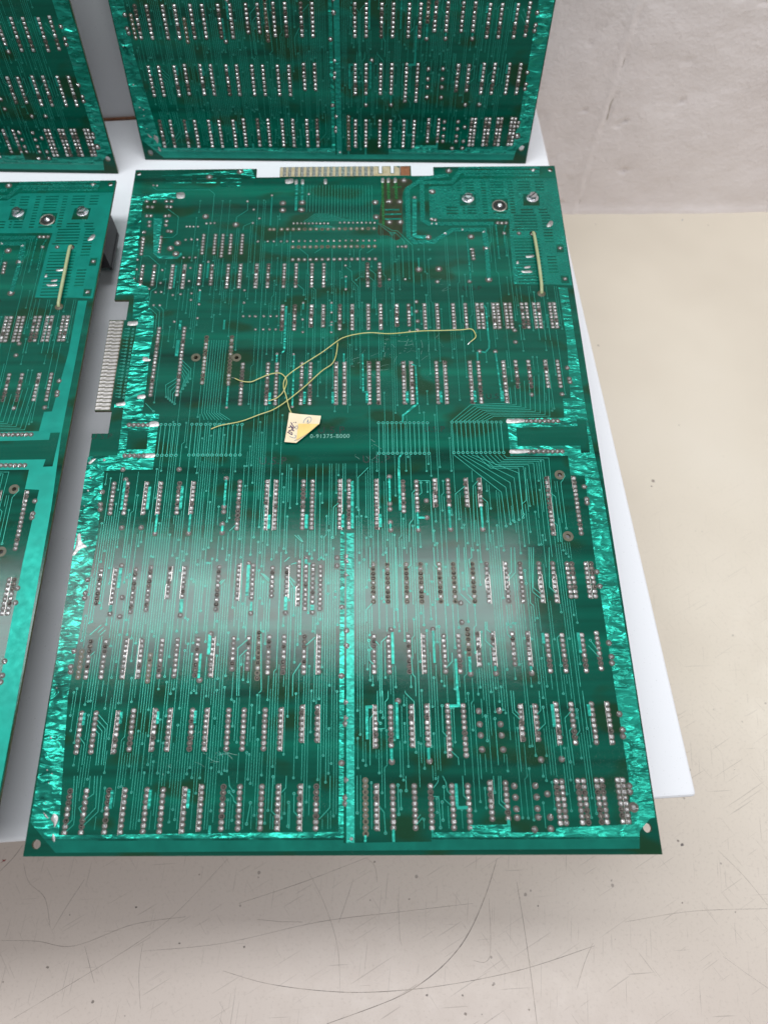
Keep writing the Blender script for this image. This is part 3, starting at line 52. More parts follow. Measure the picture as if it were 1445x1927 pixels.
FING_T=[[103.8,430.3,104.2,421.0],[107.4,430.3,107.7,421.0],[112.0,430.2,112.2,420.9],[115.9,430.2,116.2,420.9],[120.1,430.1,120.3,420.8],[124.1,430.0,124.3,420.8],[128.1,430.0,128.3,420.7],[132.1,429.9,132.2,420.7],[136.1,429.9,136.2,420.6],[140.2,429.8,140.3,420.6],[144.3,429.8,144.3,420.5],[148.2,429.7,148.2,420.4],[152.1,429.7,152.1,420.4],[156.1,429.6,156.0,420.3],[160.2,429.5,160.1,420.3],[164.2,429.5,164.1,420.2],[167.7,429.4,167.5,420.2],[172.2,429.4,172.0,420.1],[176.3,429.3,176.1,420.1],[180.7,429.3,180.5,420.0],[184.5,429.2,184.2,420.0]]
MISC={"strap":[[269.8,367.2],[270.1,318.6]],"text":[[124.5,217.0],[150.7,216.8]],"bigholes":[[266.8,191.3],[267.0,154.5],[55.5,272.2],[80.3,271.9]],"ghost":[[138.2,220.9],[105.3,201.2],[164.0,201.8],[226.6,323.0],[5.4,218.0],[197.9,221.1],[235.3,242.9]],"wires":[[[222.7,281.1],[225.6,284.3],[226.0,287.3],[223.9,290.0],[217.1,289.7],[204.9,289.1],[192.6,288.6],[174.2,287.0],[162.0,287.6],[153.4,286.8],[146.1,284.5],[141.6,281.6],[131.6,273.5],[119.8,264.0],[111.6,256.6],[109.7,250.4],[111.5,242.8],[113.5,236.2],[115.4,231.9]],[[80.1,256.2],[84.4,254.4],[90.3,253.7],[95.0,255.4],[100.8,258.6],[106.8,259.3],[110.4,256.9],[111.5,253.1],[109.6,246.6],[106.3,242.5],[101.6,240.7]],[[68.5,221.7],[74.6,224.3],[86.0,226.8],[96.3,230.7],[104.3,234.3],[112.2,239.8],[122.5,249.6],[131.8,260.4],[138.3,265.6],[141.0,272.0],[141.7,281.3]]],"tag":[[113.9,231.7],[132.5,228.9],[131.6,223.9],[118.5,212.1],[111.8,212.5]],"flap":[[118.7,213.6],[119.4,224.6],[131.7,223.8]]}
SCRATCH=[[0.9,[[245.2,-13.1],[236.5,-33.5],[224.5,-54.8],[211.6,-69.6],[194.0,-82.5],[173.5,-92.4],[131.8,-105.3]]],[0.6,[[65.1,-77.1],[92.6,-83.8],[126.5,-87.8],[160.1,-88.7],[204.0,-85.4],[255.2,-76.9],[303.7,-63.9]]],[0.55,[[257.1,-27.4],[259.4,-51.9],[261.2,-78.3],[262.4,-105.5]]],[0.4,[[64.1,-12.5],[31.3,-45.3],[5.4,-63.3],[-35.8,-86.4],[-66.5,-103.1]]],[0.4,[[161.1,-11.2],[114.8,-27.0],[72.9,-39.3]]],[0.35,[[12.7,-66.2],[64.0,-61.9],[125.8,-50.1],[181.6,-44.2],[227.3,-39.7]]],[0.4,[[-81.7,-60.1],[-57.3,-60.5],[-32.6,-63.2],[4.0,-51.3],[38.4,-46.9]]],[0.4,[[-74.2,-15.3],[-68.6,-26.5],[-56.3,-35.9],[-49.9,-52.7]]],[0.6,[[-89.5,-20.1],[-82.1,-12.1],[-76.7,-4.0]]],[0.3,[[118.2,-20.7],[129.2,-39.4],[138.1,-63.6],[140.0,-89.5]]],[0.3,[[238.0,-36.6],[235.8,-69.6],[225.1,-71.9]]],[0.35,[[394.3,-8.7],[408.6,-24.6],[420.5,-41.7]]],[0.3,[[325.2,-50.6],[369.6,-44.6],[420.2,-43.2]]],[0.35,[[-25.7,-63.2],[-20.5,-74.9],[-16.5,-83.6]]],[0.35,[[178.3,-39.6],[178.5,-57.7],[179.7,-63.6]]],[0.3,[[85.7,-48.5],[115.4,-50.1]]],[0.35,[[157.5,-12.8],[162.8,-17.6],[164.4,-27.1]]],[0.3,[[385.1,-69.9],[409.9,-87.1]]],[0.3,[[289.5,-86.9],[296.4,-72.6],[302.9,-62.4]]],[0.35,[[-31.4,-25.0],[-39.9,-39.0],[-47.9,-54.2]]],[0.3,[[12.0,-60.3],[11.3,-77.9],[14.6,-97.7]]],[0.3,[[148.5,-25.5],[143.2,-39.5],[139.0,-50.1]]]]
SPOTS=[[473.8,550.7,0.77],[498.0,543.5,0.66],[370.6,402.4,0.88],[397.1,266.7,1.76],[395.0,261.8,0.83],[364.6,-39.7,0.66],[370.9,-5.4,1.21],[368.5,-2.8,0.99],[5.2,-41.3,0.88],[-47.9,-74.9,0.99],[-16.1,-93.5,1.1],[77.9,-64.0,0.88],[194.7,-90.4,0.88],[218.5,-100.2,1.1],[217.1,-90.5,0.77],[236.6,-85.1,0.77],[162.8,-15.1,0.88],[258.2,-98.1,0.66],[185.4,-37.1,0.66],[35.7,-61.9,0.77],[269.8,-41.3,0.66],[387.8,546.2,0.55],[428.3,319.3,0.55]]
REDMARK=[-87.9, -13.7]
WALL_Y=0.5610
SEAM=(0.3706,0.3379)
LEFT_TILT=math.radians(1.6)
PITCH = 2.54
OUTLINE = [(0,429),(84.3,429),(84.3,420.8),(100.6,420.8),(100.6,430.3),(169.2,430.3),(169.2,423.6),(171.4,423.6),(171.4,430.3),(177.4,430.3),(177.4,423.6),(179.6,423.6),(179.6,430.3),(191.4,430.3),(191.4,420.8),(207,420.8),(207,429),(291,429),(291,0),(0,0),(0,219.9),(9.2,219.9),(9.2,235.2),(-1,235.2),(-1,300.7),(9.4,300.7),(9.4,316.2),(0,316.2)]

# ------------------------------------------------------------------ materials
MATS = {}
def mat(name):
    m = bpy.data.materials.new(name); m.use_nodes = True
    MATS[name] = m
    nt = m.node_tree
    return m, nt, nt.nodes['Principled BSDF']
def N(nt, typ, **kw):
    n = nt.nodes.new(typ)
    for k, v in kw.items():
        if k.startswith('i_'):
            key = k[2:]
            key = int(key) if key.isdigit() else key.replace('_', ' ')
            n.inputs[key].default_value = v
        else: setattr(n, k, v)
    return n
def LK(nt, a, b): nt.links.new(a, b)
def coords(nt, scale=(1, 1, 1), kind='Object'):
    tc = N(nt, 'ShaderNodeTexCoord'); mp = N(nt, 'ShaderNodeMapping'); mp.inputs['Scale'].default_value = scale
    LK(nt, tc.outputs[kind], mp.inputs[0]); return mp.outputs[0]
def noise(nt, vec, scale, detail=2.0, rough=.5, dist=0.0, typ=None):
    n = N(nt, 'ShaderNodeTexNoise')
    if typ: n.noise_type = typ
    n.inputs['Scale'].default_value = scale; n.inputs['Detail'].default_value = detail
    n.inputs['Roughness'].default_value = rough; n.inputs['Distortion'].default_value = dist
    LK(nt, vec, n.inputs['Vector']); return n.outputs[0]
def ramp(nt, fac, stops):
    r = N(nt, 'ShaderNodeValToRGB'); e = r.color_ramp.elements
    while len(e) < len(stops): e.new(0.5)
    for k, (p, c) in enumerate(stops):
        e[k].position = p; e[k].color = (*c, 1) if len(c) == 3 else c
    LK(nt, fac, r.inputs[0]); return r.outputs[0]
def grey(nt, fac, a, b, lo=0., hi=1.):
    m = N(nt, 'ShaderNodeMapRange'); m.inputs[1].default_value = a; m.inputs[2].default_value = b
    m.inputs[3].default_value = lo; m.inputs[4].default_value = hi
    LK(nt, fac, m.inputs[0]); return m.outputs[0]
def math_(nt, op, a, b):
    m = N(nt, 'ShaderNodeMath', operation=op)
    for k, v in ((0, a), (1, b)):
        if isinstance(v, (int, float)): m.inputs[k].default_value = v
        else: LK(nt, v, m.inputs[k])
    return m.outputs[0]
def bump(nt, h, strength, dist, normal=None):
    b = N(nt, 'ShaderNodeBump'); b.inputs['Strength'].default_value = strength; b.inputs['Distance'].default_value = dist
    LK(nt, h, b.inputs['Height'])
    if normal: LK(nt, normal, b.inputs['Normal'])
    return b.outputs[0]
def mix(nt, fac, a, b, typ='MIX'):
    m = N(nt, 'ShaderNodeMix', data_type='RGBA', blend_type=typ)
    if isinstance(fac, (int, float)): m.inputs[0].default_value = fac
    else: LK(nt, fac, m.inputs[0])
    for k, v in ((6, a), (7, b)):
        if isinstance(v, tuple): m.inputs[k].default_value = (*v, 1)
        else: LK(nt, v, m.inputs[k])
    return m.outputs[2]

# solder-masked laminate: green with copper planes of the other side shining through in bands
m, nt, b = mat('green_laminate')
v = coords(nt)
band = noise(nt, coords(nt, (2.2, 60, 1)), 1.0, 3, .6)
patch = noise(nt, coords(nt, (30, 55, 1)), 1.0, 1.5, .5)
base = ramp(nt, band, [(.32, (.0005, .021, .013)), (.46, (.0006, .056, .036)), (.56, (.0006, .074, .048)), (.70, (.001, .112, .070))])
base = mix(nt, grey(nt, patch, .54, .64, 0, .75), base, (.007, .030, .009))
dust = noise(nt, v, 3800, 1.0)
dpat = grey(nt, noise(nt, v, 38, 2), .5, .68)
base = mix(nt, math_(nt, 'MULTIPLY', grey(nt, dust, .69, .74), math_(nt, 'MULTIPLY', dpat, .55)), base, (.35, .5, .45))
LK(nt, base, b.inputs['Base Color'])
weave = N(nt, 'ShaderNodeTexWave', wave_type='BANDS', bands_direction='Y'); weave.inputs['Scale'].default_value = 700; weave.inputs['Distortion'].default_value = 5; weave.inputs['Detail'].default_value = 2; weave.inputs['Detail Scale'].default_value = 1.2
LK(nt, coords(nt, (.35, 1, 1)), weave.inputs['Vector'])
h = math_(nt, 'ADD', weave.outputs[1], math_(nt, 'MULTIPLY', noise(nt, v, 900, 3, .6), 1.2))
LK(nt, bump(nt, h, .20, .000018), b.inputs['Normal'])
LK(nt, grey(nt, noise(nt, v, 45, 3), .35, .7, .075, .13), b.inputs['Roughness'])
b.inputs['Specular IOR Level'].default_value = .26

def copper(name, col, wr_scale, wr_dist, wr_str, strip_flat, aniso=(.55, 1.25, 1), rough=(.22, .33), metal=.70, coat=.22):
    m, nt, b = mat(name)
    v = coords(nt)
    wv = coords(nt, aniso)
    # crumpled film: creased cells on a warped grid, with softer swells on top
    wn = N(nt, 'ShaderNodeTexNoise'); wn.inputs['Scale'].default_value = wr_scale*.55; wn.inputs['Detail'].default_value = 2
    LK(nt, wv, wn.inputs['Vector'])
    off = N(nt, 'ShaderNodeVectorMath', operation='SCALE'); off.inputs['Scale'].default_value = 2.4/wr_scale; LK(nt, wn.outputs['Color'], off.inputs[0])
    ad = N(nt, 'ShaderNodeVectorMath', operation='ADD'); LK(nt, wv, ad.inputs[0]); LK(nt, off.outputs[0], ad.inputs[1])
    vo = N(nt, 'ShaderNodeTexVoronoi', voronoi_dimensions='2D'); vo.inputs['Scale'].default_value = wr_scale; LK(nt, ad.outputs[0], vo.inputs['Vector'])
    vo2 = N(nt, 'ShaderNodeTexVoronoi', voronoi_dimensions='2D'); vo2.inputs['Scale'].default_value = wr_scale*2.3; LK(nt, ad.outputs[0], vo2.inputs['Vector'])
    h = math_(nt, 'ADD', vo.outputs['Distance'], math_(nt, 'MULTIPLY', vo2.outputs['Distance'], .16))
    h = math_(nt, 'ADD', h, math_(nt, 'MULTIPLY', noise(nt, wv, wr_scale*.8, 2.0, .5, 1.0), .8))
    amp = grey(nt, noise(nt, v, 38, 1.5), .38, .58, .35, 1.0)
    h = math_(nt, 'MULTIPLY', h, amp)
    if strip_flat:
        sx = N(nt, 'ShaderNodeSeparateXYZ'); LK(nt, v, sx.inputs[0])
        h = math_(nt, 'MULTIPLY', h, grey(nt, sx.outputs[1], .0064, .0074, .015, 1.0))
    n1 = bump(nt, h, wr_str, wr_dist)
    n2 = bump(nt, noise(nt, v, 2600, 2), .2, .00003, n1)
    LK(nt, n2, b.inputs['Normal'])
    c = mix(nt, grey(nt, noise(nt, v, 70, 3), .4, .65), tuple(x * .82 for x in col), col)
    LK(nt, c, b.inputs['Base Color'])
    b.inputs['Metallic'].default_value = metal
    rg = grey(nt, noise(nt, v, 300, 2), .3, .7, *rough)
    if strip_flat: rg = math_(nt, 'MULTIPLY', rg, grey(nt, sx.outputs[1], .0064, .0074, .5, 1.0))
    LK(nt, rg, b.inputs['Roughness'])
    b.inputs['Coat Weight'].default_value = coat; b.inputs['Coat Roughness'].default_value = .16
    return m
TEAL = (.008, .275, .20)
copper('masked_copper_wrinkled', TEAL, 165, .0018, 1.0, True, rough=(.25, .36), metal=.78)
copper('masked_copper_smooth', (.002, .26, .20), 45, .0004, .25, False, rough=(.36, .46), coat=0., metal=.6)
copper('masked_copper_grained', (.006, .25, .185), 650, .0003, .7, False, (1, 1.2, 1))
copper('masked_copper_olive', (.03, .18, .05), 700, .0003, .8, False, (1, 1, 1))
copper('masked_copper_strip', (.008, .27, .205), 300, .0006, .8, False, (.8, 1.2, 1), rough=(.32, .44))
m, nt, b = mat('masked_copper_trace')
b.inputs['Base Color'].default_value = (.024, .31, .235, 1); b.inputs['Metallic'].default_value = .5; b.inputs['Roughness'].default_value = .34
LK(nt, bump(nt, noise(nt, coords(nt), 1500, 2), .5, .00012), b.inputs['Normal'])

def metal(name, col, rough, bscale=900, bd=.0002, metallic=1.0, var=.75, bs=.6):
    m, nt, b = mat(name); v = coords(nt)
    c = mix(nt, grey(nt, noise(nt, v, 500, 2), .4, .62), tuple(x * var for x in col), col)
    LK(nt, c, b.inputs['Base Color']); b.inputs['Metallic'].default_value = metallic
    LK(nt, grey(nt, noise(nt, v, 700, 2), .3, .7, rough * .7, rough * 1.35), b.inputs['Roughness'])
    LK(nt, bump(nt, noise(nt, v, bscale, 2), bs, bd), b.inputs['Normal'])
    return m
metal('solder', (.68, .675, .67), .33, metallic=.8, var=.62)
metal('aged_solder', (.19, .175, .155), .36, var=.45)
metal('tinned_copper', (.50, .48, .47), .5, 500, .0003)
metal('tinned_finger', (.62, .58, .555), .34, 260, .00016, var=.7)
metal('zinc_screw', (.78, .79, .82), .18, 200, .0001, bs=.2)
metal('blind_rivet', (.52, .47, .42), .3, 200, .0001, bs=.2)
def plain(name, col, rough, bscale=0, bd=0, var=None, vscale=300):
    m, nt, b = mat(name); v = coords(nt)
    if var:
        LK(nt, mix(nt, grey(nt, noise(nt, v, vscale, 3), .35, .68), col, var), b.inputs['Base Color'])
    else: b.inputs['Base Color'].default_value = (*col, 1)
    b.inputs['Roughness'].default_value = rough
    if bscale: LK(nt, bump(nt, noise(nt, v, bscale, 3), .6, bd), b.inputs['Normal'])
    return m
plain('bare_laminate', (.044, .037, .029), .45, 1500, .00008, (.074, .064, .050))
plain('bare_laminate_olive', (.060, .056, .030), .45, 1500, .00008, (.10, .09, .055))
plain('laminate_edge', (.13, .12, .065), .7, 1800, .0002, (.06, .06, .03), 900)
plain('finger_laminate', (.34, .29, .17), .5, 1500, .0001, (.42, .37, .25))
plain('dark_hole', (.006, .008, .006), .6)
plain('ghost_print', (.0006, .014, .009), .25)
plain('silk_print', (.22, .46, .38), .45, 0, 0, (.03, .22, .17), 2500)
plain('rust_stain', (.16, .055, .02), .5, 900, .0001, (.26, .11, .05), 400)
plain('scorched_laminate', (.012, .016, .004), .3, 900, .00005, (.022, .034, .008), 220)
plain('black_anodised', (.012, .010, .012), .35)
plain('black_plastic', (.012, .012, .014), .45)
plain('beige_component', (.45, .38, .25), .5)
plain('capacitor_sleeve', (.02, .03, .08), .35)
plain('strap_sleeve', (.31, .34, .17), .42, 300, .0003, (.38, .41, .24), 120)
plain('wire_sleeve', (.50, .47, .14), .38, 500, .0001, (.58, .55, .24), 200)
plain('label_paper', (.68, .55, .36), .7, 700, .0003, (.76, .66, .48), 90)
plain('label_adhesive', (.74, .47, .14), .6, 500, .0001, (.80, .56, .20), 120)
plain('pale_scuff', (.20, .38, .33), .6, 0, 0, (.05, .16, .13), 900)
plain('pen_ink', (.05, .02, .09), .5)
plain('pen_ink_blue', (.16, .20, .30), .5)

# white melamine, painted table, painted concrete
m, nt, b = mat('white_melamine'); v = coords(nt)
LK(nt, mix(nt, grey(nt, noise(nt, v, 900, 1), .72, .76, 0, .5), (.70, .705, .73), (.45, .45, .46)), b.inputs['Base Color'])
b.inputs['Roughness'].default_value = .32
LK(nt, bump(nt, noise(nt, v, 500, 2), .15, .0001), b.inputs['Normal'])

m, nt, b = mat('table_paint'); v = coords(nt)
big = noise(nt, v, 5, 3, .6)
c = ramp(nt, big, [(.3, (.58, .515, .425)), (.55, (.635, .57, .475)), (.8, (.66, .60, .51))])
sx = N(nt, 'ShaderNodeSeparateXYZ'); LK(nt, v, sx.inputs[0])
worn = grey(nt, sx.outputs[1], .30, .04)          # the front of the top is the worn, scratched part
front_shade = grey(nt, math_(nt, 'ADD', sx.outputs[1], math_(nt, 'MULTIPLY', sx.outputs[0], .35)), .25, -.02)
c = mix(nt, math_(nt, 'MULTIPLY', front_shade, .75), c, (.50, .42, .385))  # shade painted into the colour: brownish pink towards the front left
fine = grey(nt, noise(nt, v, 420, 4, .75), .54, .78, 0, .5)
c = mix(nt, math_(nt, 'MULTIPLY', fine, math_(nt, 'ADD', math_(nt, 'MULTIPLY', worn, .8), .08)), c, (.30, .25, .21))
vo = N(nt, 'ShaderNodeTexVoronoi'); vo.inputs['Scale'].default_value = 95; vo.inputs['Randomness'].default_value = 1
LK(nt, v, vo.inputs['Vector'])
thr = grey(nt, noise(nt, v, 33, 2), .42, .66, .03, .17)
speck = math_(nt, 'LESS_THAN', math_(nt, 'ADD', vo.outputs['Distance'], math_(nt, 'MULTIPLY', noise(nt, v, 420, 2), .12)), thr)
c = mix(nt, math_(nt, 'MULTIPLY', speck, math_(nt, 'ADD', math_(nt, 'MULTIPLY', worn, .5), .03)), c, (.10, .08, .07))
# hair scratches in two directions
for ang, sc_, lo in ((.5, 1, .70), (-.95, 1.5, .715), (1.45, 1.2, .71), (.05, .8, .73)):
    mp = N(nt, 'ShaderNodeMapping', vector_type='TEXTURE'); mp.inputs['Rotation'].default_value = (0, 0, ang); mp.inputs['Scale'].default_value = (.045 / sc_, .0010 / sc_, 1)
    tc = N(nt, 'ShaderNodeTexCoord'); LK(nt, tc.outputs['Object'], mp.inputs[0])
    s = grey(nt, noise(nt, mp.outputs[0], 1, 1.2, .5, .25), lo, lo + .03)
    c = mix(nt, math_(nt, 'MULTIPLY', s, math_(nt, 'MULTIPLY', worn, .42)), c, (.17, .14, .12))
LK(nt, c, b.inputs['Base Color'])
LK(nt, grey(nt, noise(nt, v, 60, 4, .65), .35, .7, .30, .46), b.inputs['Roughness'])
LK(nt, bump(nt, noise(nt, v, 420, 3, .6), .25, .0002), b.inputs['Normal'])
b.inputs['Specular IOR Level'].default_value = .5

m, nt, b = mat('painted_concrete'); v = coords(nt)
c = ramp(nt, noise(nt, v, 7, 4, .6), [(.3, (.75, .68, .67)), (.6, (.80, .735, .725)), (.8, (.84, .78, .77))])
c = mix(nt, grey(nt, noise(nt, v, 26, 4, .7), .60, .80, 0, .30), c, (.42, .37, .34))
LK(nt, c, b.inputs['Base Color']); b.inputs['Roughness'].default_value = .62
h = math_(nt, 'ADD', math_(nt, 'MULTIPLY', noise(nt, v, 330, 4, .6), .35), math_(nt, 'MULTIPLY', noise(nt, v, 90, 2.5), .8))
LK(nt, bump(nt, h, .5, .0024), b.inputs['Normal'])
plain('wall_crack_grime', (.33, .28, .22), .8, 900, .0006, (.50, .45, .41), 160)
plain('table_scratch', (.13, .11, .10), .5, 0, 0, (.30, .25, .21), 120)
plain('red_pen_mark', (.20, .01, .015), .5)
plain('rubber_blue_speck', (.10, .14, .2), .6)

# ------------------------------------------------------------------ mesh helpers
MM = .001
def mesh_obj(name, verts, faces, mats, parent=None, midx=None, smooth=False, loc=(0, 0, 0)):
    me = bpy.data.meshes.new(name); me.from_pydata(verts, [], faces)
    for mm_ in (mats if isinstance(mats, (list, tuple)) else [mats]): me.materials.append(MATS[mm_])
    if midx: me.polygons.foreach_set('material_index', midx)
    if smooth: me.polygons.foreach_set('use_smooth', [True] * len(me.polygons))
    me.update()
    o = bpy.data.objects.new(name, me); COL.objects.link(o); o.location = loc
    if parent: o.parent = parent
    return o
def share(name, src, parent, loc, rz=0):
    o = bpy.data.objects.new(name, src.data if hasattr(src, 'data') else src); COL.objects.link(o)
    o.parent = parent; o.location = loc; o.rotation_euler = (0, 0, rz); return o
class G:                                           # collects geometry in millimetres
    def __init__(s): s.v = []; s.f = []; s.m = []
    def add(s, verts, faces, mi=0):
        k = len(s.v); s.v += [(x * MM, y * MM, z * MM) for x, y, z in verts]
        s.f += [tuple(k + i for i in f) for f in faces]; s.m += [mi] * len(faces)
    def prism(s, pts, z0, z1, mi=0, side=None, bottom=False):
        n = len(pts)
        a = sum(pts[i][0] * pts[(i + 1) % n][1] - pts[(i + 1) % n][0] * pts[i][1] for i in range(n))
        if a < 0: pts = pts[::-1]
        s.add([(x, y, z1) for x, y in pts], [tuple(range(n))], mi)
        vs_ = [(x, y, z0) for x, y in pts] + [(x, y, z1) for x, y in pts]
        s.add(vs_, [(i, (i + 1) % n, n + (i + 1) % n, n + i) for i in range(n)], mi if side is None else side)
        if bottom: s.add([(x, y, z0) for x, y in pts][::-1], [tuple(range(n))], mi)
    def box(s, x0, y0, z0, x1, y1, z1, mi=0): s.prism([(x0, y0), (x1, y0), (x1, y1), (x0, y1)], z0, z1, mi, bottom=True)
    def lathe(s, prof, cx=0, cy=0, n=16, mi=0, rot=0):
        vs_ = []; fs = []
        for r, z in prof:
            vs_ += [(cx + r * math.cos(rot + 2 * math.pi * k / n), cy + r * math.sin(rot + 2 * math.pi * k / n), z) for k in range(n)]
        for j in range(len(prof) - 1):
            fs += [(j * n + k, j * n + (k + 1) % n, (j + 1) * n + (k + 1) % n, (j + 1) * n + k) for k in range(n)]
        fs.append(tuple((len(prof) - 1) * n + k for k in range(n)))
        s.add(vs_, fs, mi)
    def obj(s, name, mats, parent=None, smooth=False, loc=(0, 0, 0)):
        return mesh_obj(name, s.v, s.f, mats, parent, s.m, smooth, loc)
def strip_points(pts, w):
    """left and right offsets of a polyline (mitred)"""
    L, R_ = [], []
    n = len(pts)
    for i, (x, y) in enumerate(pts):
        d = []
        if i: d.append((x - pts[i-1][0], y - pts[i-1][1]))
        if i < n - 1: d.append((pts[i+1][0] - x, pts[i+1][1] - y))
        d = [(a / max(1e-6, math.hypot(a, b)), b / max(1e-6, math.hypot(a, b))) for a, b in d]
        tx = sum(a for a, _ in d); ty = sum(b for _, b in d); l = math.hypot(tx, ty) or 1
        tx /= l; ty /= l
        k = 1 / max(.5, tx * d[0][0] + ty * d[0][1])
        L.append((x - ty * w / 2 * k, y + tx * w / 2 * k)); R_.append((x + ty * w / 2 * k, y - tx * w / 2 * k))
    return L, R_
def add_strip(g, pts, w, z0, z1, mi=0):
    if len(pts) < 2: return
    L, R_ = strip_points(pts, w); n = len(pts)
    vs_ = [(x, y, z1) for x, y in L] + [(x, y, z1) for x, y in R_] + [(x, y, z0) for x, y in L] + [(x, y, z0) for x, y in R_]
    fs = []
    for i in range(n - 1):
        fs += [(i, n + i, n + i + 1, i + 1), (2*n + i, i, i + 1, 2*n + i + 1), (n + i, 3*n + i, 3*n + i + 1, n + i + 1)]
    fs += [(0, 2*n, 3*n, n), (n - 1, 2*n - 1, 4*n - 1, 3*n - 1)]
    g.add(vs_, fs, mi)
def tube(g, pts, r, n=8, mi=0, cap=True):
    P_ = [Vector(q) for q in pts]; rings = []; up = Vector((0, 0, 1))
    for i, q in enumerate(P_):
        t = (P_[min(i + 1, len(P_) - 1)] - P_[max(i - 1, 0)]).normalized()
        a = t.cross(up)
        a = a.normalized() if a.length > 1e-4 else Vector((1, 0, 0)); b_ = t.cross(a).normalized()
        rr = r[i] if isinstance(r, (list, tuple)) else r
        rings.append([tuple(q + (a * math.cos(2*math.pi*k/n) + b_ * math.sin(2*math.pi*k/n)) * rr) for k in range(n)])
    vs_ = [q for ring in rings for q in ring]
    fs = [(j*n + k, (j+1)*n + k, (j+1)*n + (k+1) % n, j*n + (k+1) % n) for j in range(len(rings) - 1) for k in range(n)]
    if cap: fs += [tuple(range(n)), tuple(len(vs_) - n + k for k in range(n))[::-1]]
    g.add(vs_, fs, mi)
def smooth_path(pts, sub=6):
    out = []; n = len(pts)
    for i in range(n - 1):
        p0, p1, p2, p3 = (pts[max(i-1, 0)], pts[i], pts[i+1], pts[min(i+2, n-1)])
        for k in range(sub):
            t = k / sub
            out.append(tuple(.5 * (2*b_ + (c_ - a)*t + (2*a - 5*b_ + 4*c_ - d)*t*t + (-a + 3*b_ - 3*c_ + d)*t**3) for a, b_, c_, d in zip(p0, p1, p2, p3)))
    out.append(tuple(pts[-1])); return out
def filled(name, loops, z0, z1, mats, parent=None, side=1):
    """flat plate with holes: loops in mm, filled even-odd"""
    cu = bpy.data.curves.new(name, 'CURVE'); cu.dimensions = '2D'; cu.fill_mode = 'BOTH'; cu.extrude = (z1 - z0) / 2 * MM
    for lp in loops:
        sp = cu.splines.new('POLY'); sp.points.add(len(lp) - 1); sp.use_cyclic_u = True
        for k, (x, y) in enumerate(lp): sp.points[k].co = (x * MM, y * MM, 0, 1)
    tmp = bpy.data.objects.new(name, cu); COL.objects.link(tmp)
    dg = bpy.context.evaluated_depsgraph_get(); dg.update()
    me = bpy.data.meshes.new_from_object(tmp.evaluated_get(dg)); me.name = name
    bpy.data.objects.remove(tmp); bpy.data.curves.remove(cu)
    me.materials.clear()
    for mm_ in mats: me.materials.append(MATS[mm_])
    me.polygons.foreach_set('use_smooth', [False] * len(me.polygons))
    for pl in me.polygons: pl.material_index = 0 if abs(pl.normal.z) > .5 else min(side, len(mats) - 1)
    o = bpy.data.objects.new(name, me); COL.objects.link(o); o.location = (0, 0, (z0 + z1) / 2 * MM)
    if parent: o.parent = parent
    return o
def text_mesh(name, s, size, loc, mats, parent, rz=0, extrude=.000004, align='CENTER', spacing=1.0):
    cu = bpy.data.curves.new(name, 'FONT'); cu.body = s; cu.size = size; cu.extrude = extrude; cu.align_x = align; cu.align_y = 'CENTER'; cu.space_character = spacing
    tmp = bpy.data.objects.new(name, cu); COL.objects.link(tmp)
    dg = bpy.context.evaluated_depsgraph_get(); dg.update()
    me = bpy.data.meshes.new_from_object(tmp.evaluated_get(dg)); me.name = name
    bpy.data.objects.remove(tmp); bpy.data.curves.remove(cu)
    me.materials.clear(); me.materials.append(MATS[mats])
    o = bpy.data.objects.new(name, me); COL.objects.link(o); o.location = loc; o.rotation_euler = (0, 0, rz); o.parent = parent
    return o
def empty(name, loc=(0, 0, 0)):
    o = bpy.data.objects.new(name, None); COL.objects.link(o); o.location = loc; o.empty_display_size = .02; return o
def tag(o, label=None, cat=None, group=None, kind=None):
    for k, v_ in (('label', label), ('category', cat), ('group', group), ('kind', kind)):
        if v_: o[k] = v_
    return o
def circle(cx, cy, r, n=20, a0=0): return [(cx + r * math.cos(a0 + 2*math.pi*k/n), cy + r * math.sin(a0 + 2*math.pi*k/n)) for k in range(n)]
def in_poly(pts, x, y):
    c_ = False; n = len(pts); j = n - 1
    for i in range(n):
        xi, yi = pts[i]; xj, yj = pts[j]
        if (yi > y) != (yj > y) and x < (xj - xi) * (y - yi) / (yj - yi) + xi: c_ = not c_
        j = i
    return c_

# ------------------------------------------------------------------ the setting: table top and wall
def make_table():
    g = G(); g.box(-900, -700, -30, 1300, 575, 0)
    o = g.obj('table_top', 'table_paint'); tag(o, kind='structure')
    # individual scratches read off the photograph (mm on the table)
    SCR = SCRATCH
    for k, (w, pts) in enumerate(SCR):
        pts = smooth_path([(x, y) for x, y in pts], 8) if len(pts) > 2 else [pts[0], ((pts[0][0]+pts[1][0])/2 + random.uniform(-.6, .6), (pts[0][1]+pts[1][1])/2 + random.uniform(-.6, .6)), pts[1]]
        s = G(); n = len(pts)
        for i in range(n - 1):       # tapering, slightly broken line
            t = (i + .5) / n; ww = .6 * w * (.35 + .65 * math.sin(math.pi * min(1, max(0, t)))**.5) * random.uniform(.7, 1.2)
            add_strip(s, [pts[i], pts[i+1]], ww, .0, .02 + .0015 * k)
        so = s.obj('scratch', 'table_scratch', o)
    s = G(); s.prism([(REDMARK[0] + a, REDMARK[1] + b_) for a, b_ in ((-2.2, -1.6), (-.6, .2), (-1.2, 1.0), (.2, .6), (1.4, 1.1), (1.0, .1), (.4, -.5), (-.4, -.3))], 0, .03); s.obj('pen_mark', 'red_pen_mark', o)
    for k, (x, y, r) in enumerate(SPOTS):
        s = G(); s.prism([(x + r * random.uniform(.6, 1.2) * math.cos(a), y + r * random.uniform(.5, 1.0) * math.sin(a)) for a in [2*math.pi*i/9 for i in range(9)]], 0, .03)
        s.obj('chip', 'rubber_blue_speck' if k == 0 else 'table_scratch', o)
    return o
